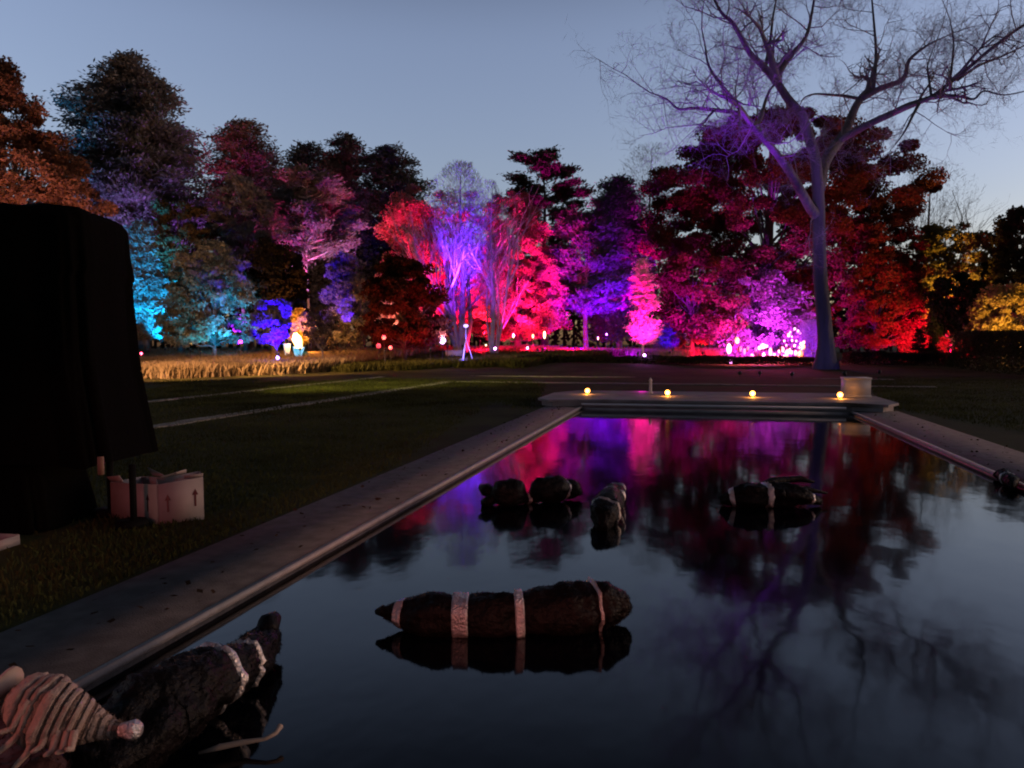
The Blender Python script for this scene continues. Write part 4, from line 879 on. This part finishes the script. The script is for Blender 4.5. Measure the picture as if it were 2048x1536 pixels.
bundle('wrapped_float', 'bow-shaped black float nearest the left coping with a pinched silver waist', 'float sculpture',
       [W_(985, 1008, .08), W_(1005, 1010, .12), W_(1030, 1010, .12), W_(1052, 1008, .05), W_(1062, 1006, .05), W_(1080, 1006, .13), W_(1118, 1003, .14), W_(1132, 1000, .11), W_(1146, 999, .11), W_(1160, 996, .06)],
       [.05, .145, .135, .045, .055, .13, .13, .09, .10, .03], [(.37, .07), (.745, .04)], 2, seg=80,
       extra=[('fin', [W_(960, 1004, .16), W_(972, 1006, .14), W_(992, 1008, .10)], [.03, .07, .05]), ('fin', [W_(962, 1012, .03), W_(975, 1012, .04), W_(992, 1010, .08)], [.03, .06, .05])])
bundle('wrapped_float', 'short black float pointing away towards the terrace in mid pool', 'float sculpture',
       [W_(1204, 1062, .02), W_(1206, 1054, .10), W_(1212, 1044, .12), W_(1222, 1024, .12), W_(1234, 1004, .11), W_(1246, 990, .07)],
       [.05, .12, .135, .125, .09, .03], [(.35, .03), (.62, .03), (.8, .03)], 3, seg=60)
bundle('wrapped_float', 'black float on the right with a coral-lit band, lying in dark reflections', 'float sculpture',
       [W_(1440, 1010, .05), W_(1462, 1012, .09), W_(1500, 1014, .12), W_(1560, 1012, .12), W_(1610, 1014, .10), W_(1640, 1012, .04)],
       [.03, .08, .12, .12, .08, .03], [(.216, .05), (.51, .04), (.867, .03)], 4, seg=70, lump=.42,
       extra=[('twisted_end', [W_(1500, 1008, .14), W_(1545, 1000, .20), W_(1600, 996, .21), W_(1628, 998, .18)], [.03, .045, .035, .012]), ('twisted_end', [W_(1560, 1012, .10), W_(1610, 1002, .13), W_(1655, 1004, .09)], [.03, .03, .01])])
bundle('wrapped_float', 'large black wrapped float in the lower left corner with two pale bands', 'float sculpture',
       [W_(542, 1305, .10), W_(526, 1325, .11), W_(505, 1355, .11), W_(462, 1400, .14), W_(420, 1440, .17), W_(360, 1480, .18), W_(300, 1520, .18), W_(250, 1570, .16), W_(190, 1630, .14)],
       [.05, .08, .105, .125, .145, .155, .155, .14, .10], [(.33, .016), (.47, .035)], 5, seg=110, k=40, lump=.34,
       extra=[('tassel', [W_(530, 1322, .13), W_(540, 1308, .17), W_(556, 1300, .19)], [.055, .06, .03])])
bundle('wrapped_float', 'dark bundle washed against the right pool edge near the frame edge', 'float sculpture',
       [(3.42, 9.1, .0), (3.5, 9.35, .03), (3.55, 9.7, .04), (3.55, 9.95, .0)], [.02, .07, .08, .02], [(.5, .02)], 6, seg=30)

# pleated burlap wrap fanning out from a silver tie, lower left
burlap = mat('coral_lit_burlap', (.50, .36, .28), rough=.9, noise=((.38, .25, .19), 40), bump=1, bscale=120)
rib_m = mat('pale_rib_cord', (.50, .37, .31), rough=.8, noise=((.42, .29, .24), 30), bump=.6, bscale=90)
td = 2.45
f = bundle('burlap_torso', 'pale coral-lit ribbed burlap body in the lower left corner', 'fabric sculpture',
       [P(28, 1408, td), P(62, 1412, td-.02), P(100, 1425, td-.03), P(140, 1436, td-.02), P(185, 1448, td), P(225, 1456, td), P(250, 1460, td)],
       [.05, .095, .105, .088, .06, .03, .015], [(.10+.062*i, .016, rib_m) for i in range(13)], 21, lump=.22, group=None, seg=80, k=44, body=mat('burlap', (.26, .17, .13), rough=.95, noise=((.40, .28, .22), 40), bump=1, bscale=120), hair=1500, bname='rib')
ap = Vector(f.location)
for i, (u0, v0, u1, v1) in enumerate([(70, 1425, -20, 1520), (85, 1450, 20, 1545), (100, 1455, 62, 1505), (118, 1460, 88, 1512), (136, 1462, 112, 1506), (150, 1460, 132, 1498), (60, 1400, -15, 1470)]):
    a_, b_ = P(u0, v0, td-.10)-ap, P(u1, v1, td-.16)-ap; m_ = (a_+b_)/2+Vector((0, 0, -.015-.004*i))
    mb = MB(); mb.tube([a_, a_*.6+m_*.4, m_, b_*.6+m_*.4, b_], [.012, .013, .011, .009, .005], 7); mb.build('strand', rib_m, f, smooth=True)
c = P(252, 1460, td-.02)-ap
mb = MB(); mb.tube([c-RIGHT*.02, c+RIGHT*.01, c+RIGHT*.03, c+RIGHT*.05], [.022, .030, .036, .022], 9); mb.build('tie', foil, f)
board = mat('pale_board', (.52, .38, .30), rough=.6, noise=((.45, .32, .25), 12))
b0 = P(-70, 1440, 2.3); f = thing('paddle', b0, 'pale rounded wooden paddle rising at the left edge in the lower corner', 'paddle')
dirp = (P(42, 1342, 2.5)-b0); sd = Vector((0, 0, 1)).cross(dirp).normalized(); nn = dirp.normalized().cross(sd)
mb = MB(); vs = []; prof = [(0, .028), (.3, .032), (.6, .036), (.85, .038), (.95, .032), (1.0, .012)]
for t, w2 in prof:
    for a, b_ in ((-1, -1), (1, -1), (1, 1), (-1, 1)): vs.append(tuple(dirp*t+nn*(w2*a)+sd*(.009*b_)))
fs = [(i*4+j, i*4+(j+1) % 4, (i+1)*4+(j+1) % 4, (i+1)*4+j) for i in range(len(prof)-1) for j in range(4)]+[(3, 2, 1, 0), (20, 21, 22, 23)]
mb.add(vs, fs); mb.build('blade', board, f)
mb = MB(); mb.tube([Vector((0, 0, 0))-dirp*.8, Vector((0, 0, 0))], [.018, .02], 8); mb.build('handle', board, f)
bundle('cloth_roll', 'dark red cloth roll under the burlap at the very bottom left', 'fabric sculpture', [P(-60, 1400, 2.75), P(20, 1450, 2.8), P(60, 1530, 2.6), P(40, 1620, 2.3)], [.10, .13, .15, .14], [], 8, group=None, seg=30, body=mat('dark_red_cloth', (.05, .012, .012), rough=.8, bump=1, bscale=20))
q0 = G(398, 1506, WZ+.02); f = thing('dry_leaf_stalk', q0, 'pale curved palm stalk floating beside the large lower left float', 'stalk')
pp = [q0, G(440, 1494, WZ+.04), G(490, 1484, WZ+.04), G(530, 1478, WZ+.05), G(552, 1466, WZ+.06), G(561, 1452, WZ+.07)]
mb = MB(); mb.tube([Vector(p)-q0 for p in pp], [.006, .013, .011, .008, .009, .013], 8); mb.build('stalk', mat('dry_stalk', (.40, .30, .24), rough=.7), f, smooth=True)

# coral stage lamp behind the photographer, standing on the near lawn (its glow shows on cartons and bands)
q = Vector((-5.2, -2.0, 0)); f = thing('stage_lamp', q, 'coral floodlight on a stand behind the photographer', 'floodlight')
mb = MB(); mb.tube([(0, 0, 0), (0, 0, 1.9)], [.03, .02], 8); mb.build('stand', MATS['lamp_black'], f)
mb = MB(); mb.box((0, 0, 2.05), (.12, .08, .1)); mb.build('housing', MATS['lamp_black'], f)
def beam(p, t, col, W, ang):
    l = bpy.data.lights.new('floodlight_beam', 'SPOT'); l.energy = W; l.color = col; l.spot_size = radians(ang); l.spot_blend = .8; l.shadow_soft_size = .12
    o = bpy.data.objects.new('floodlight_beam', l); COL.objects.link(o); o.location = p; o.rotation_euler = (Vector(t)-Vector(p)).to_track_quat('-Z', 'Y').to_euler()
beam((-5.1, -1.85, 2.05), (-4.6, 5.6, .3), (1, .17, .15), 95, 24)
q2 = Vector((3.2, -3.4, 0)); f = thing('stage_lamp', q2, 'added coral floodlight, out of view at the near right corner of the pool', 'floodlight')  # second lamp added out of view to light the pool floats
mb = MB(); mb.tube([(0, 0, 0), (0, 0, 2.2)], [.03, .02], 8); mb.build('stand', MATS['lamp_black'], f)
mb = MB(); mb.box((0, 0, 2.35), (.12, .08, .1)); mb.build('housing', MATS['lamp_black'], f)
beam((3.1, -3.25, 2.35), (-1.1, 4.35, .05), (1, .24, .16), 260, 19)
beam((3.2, -3.22, 2.35), (1.1, 8.0, .05), (1, .24, .18), 130, 12)
beam((-5.0, -1.9, 2.05), tuple(P(90, 1420, 2.45)), (1, .24, .18), 95, 11)

S.cycles.use_denoising = True; S.cycles.filter_width = 2.0
S.cycles.max_bounces = 5; S.cycles.diffuse_bounces = 2; S.cycles.glossy_bounces = 3; S.cycles.sample_clamp_indirect = 4
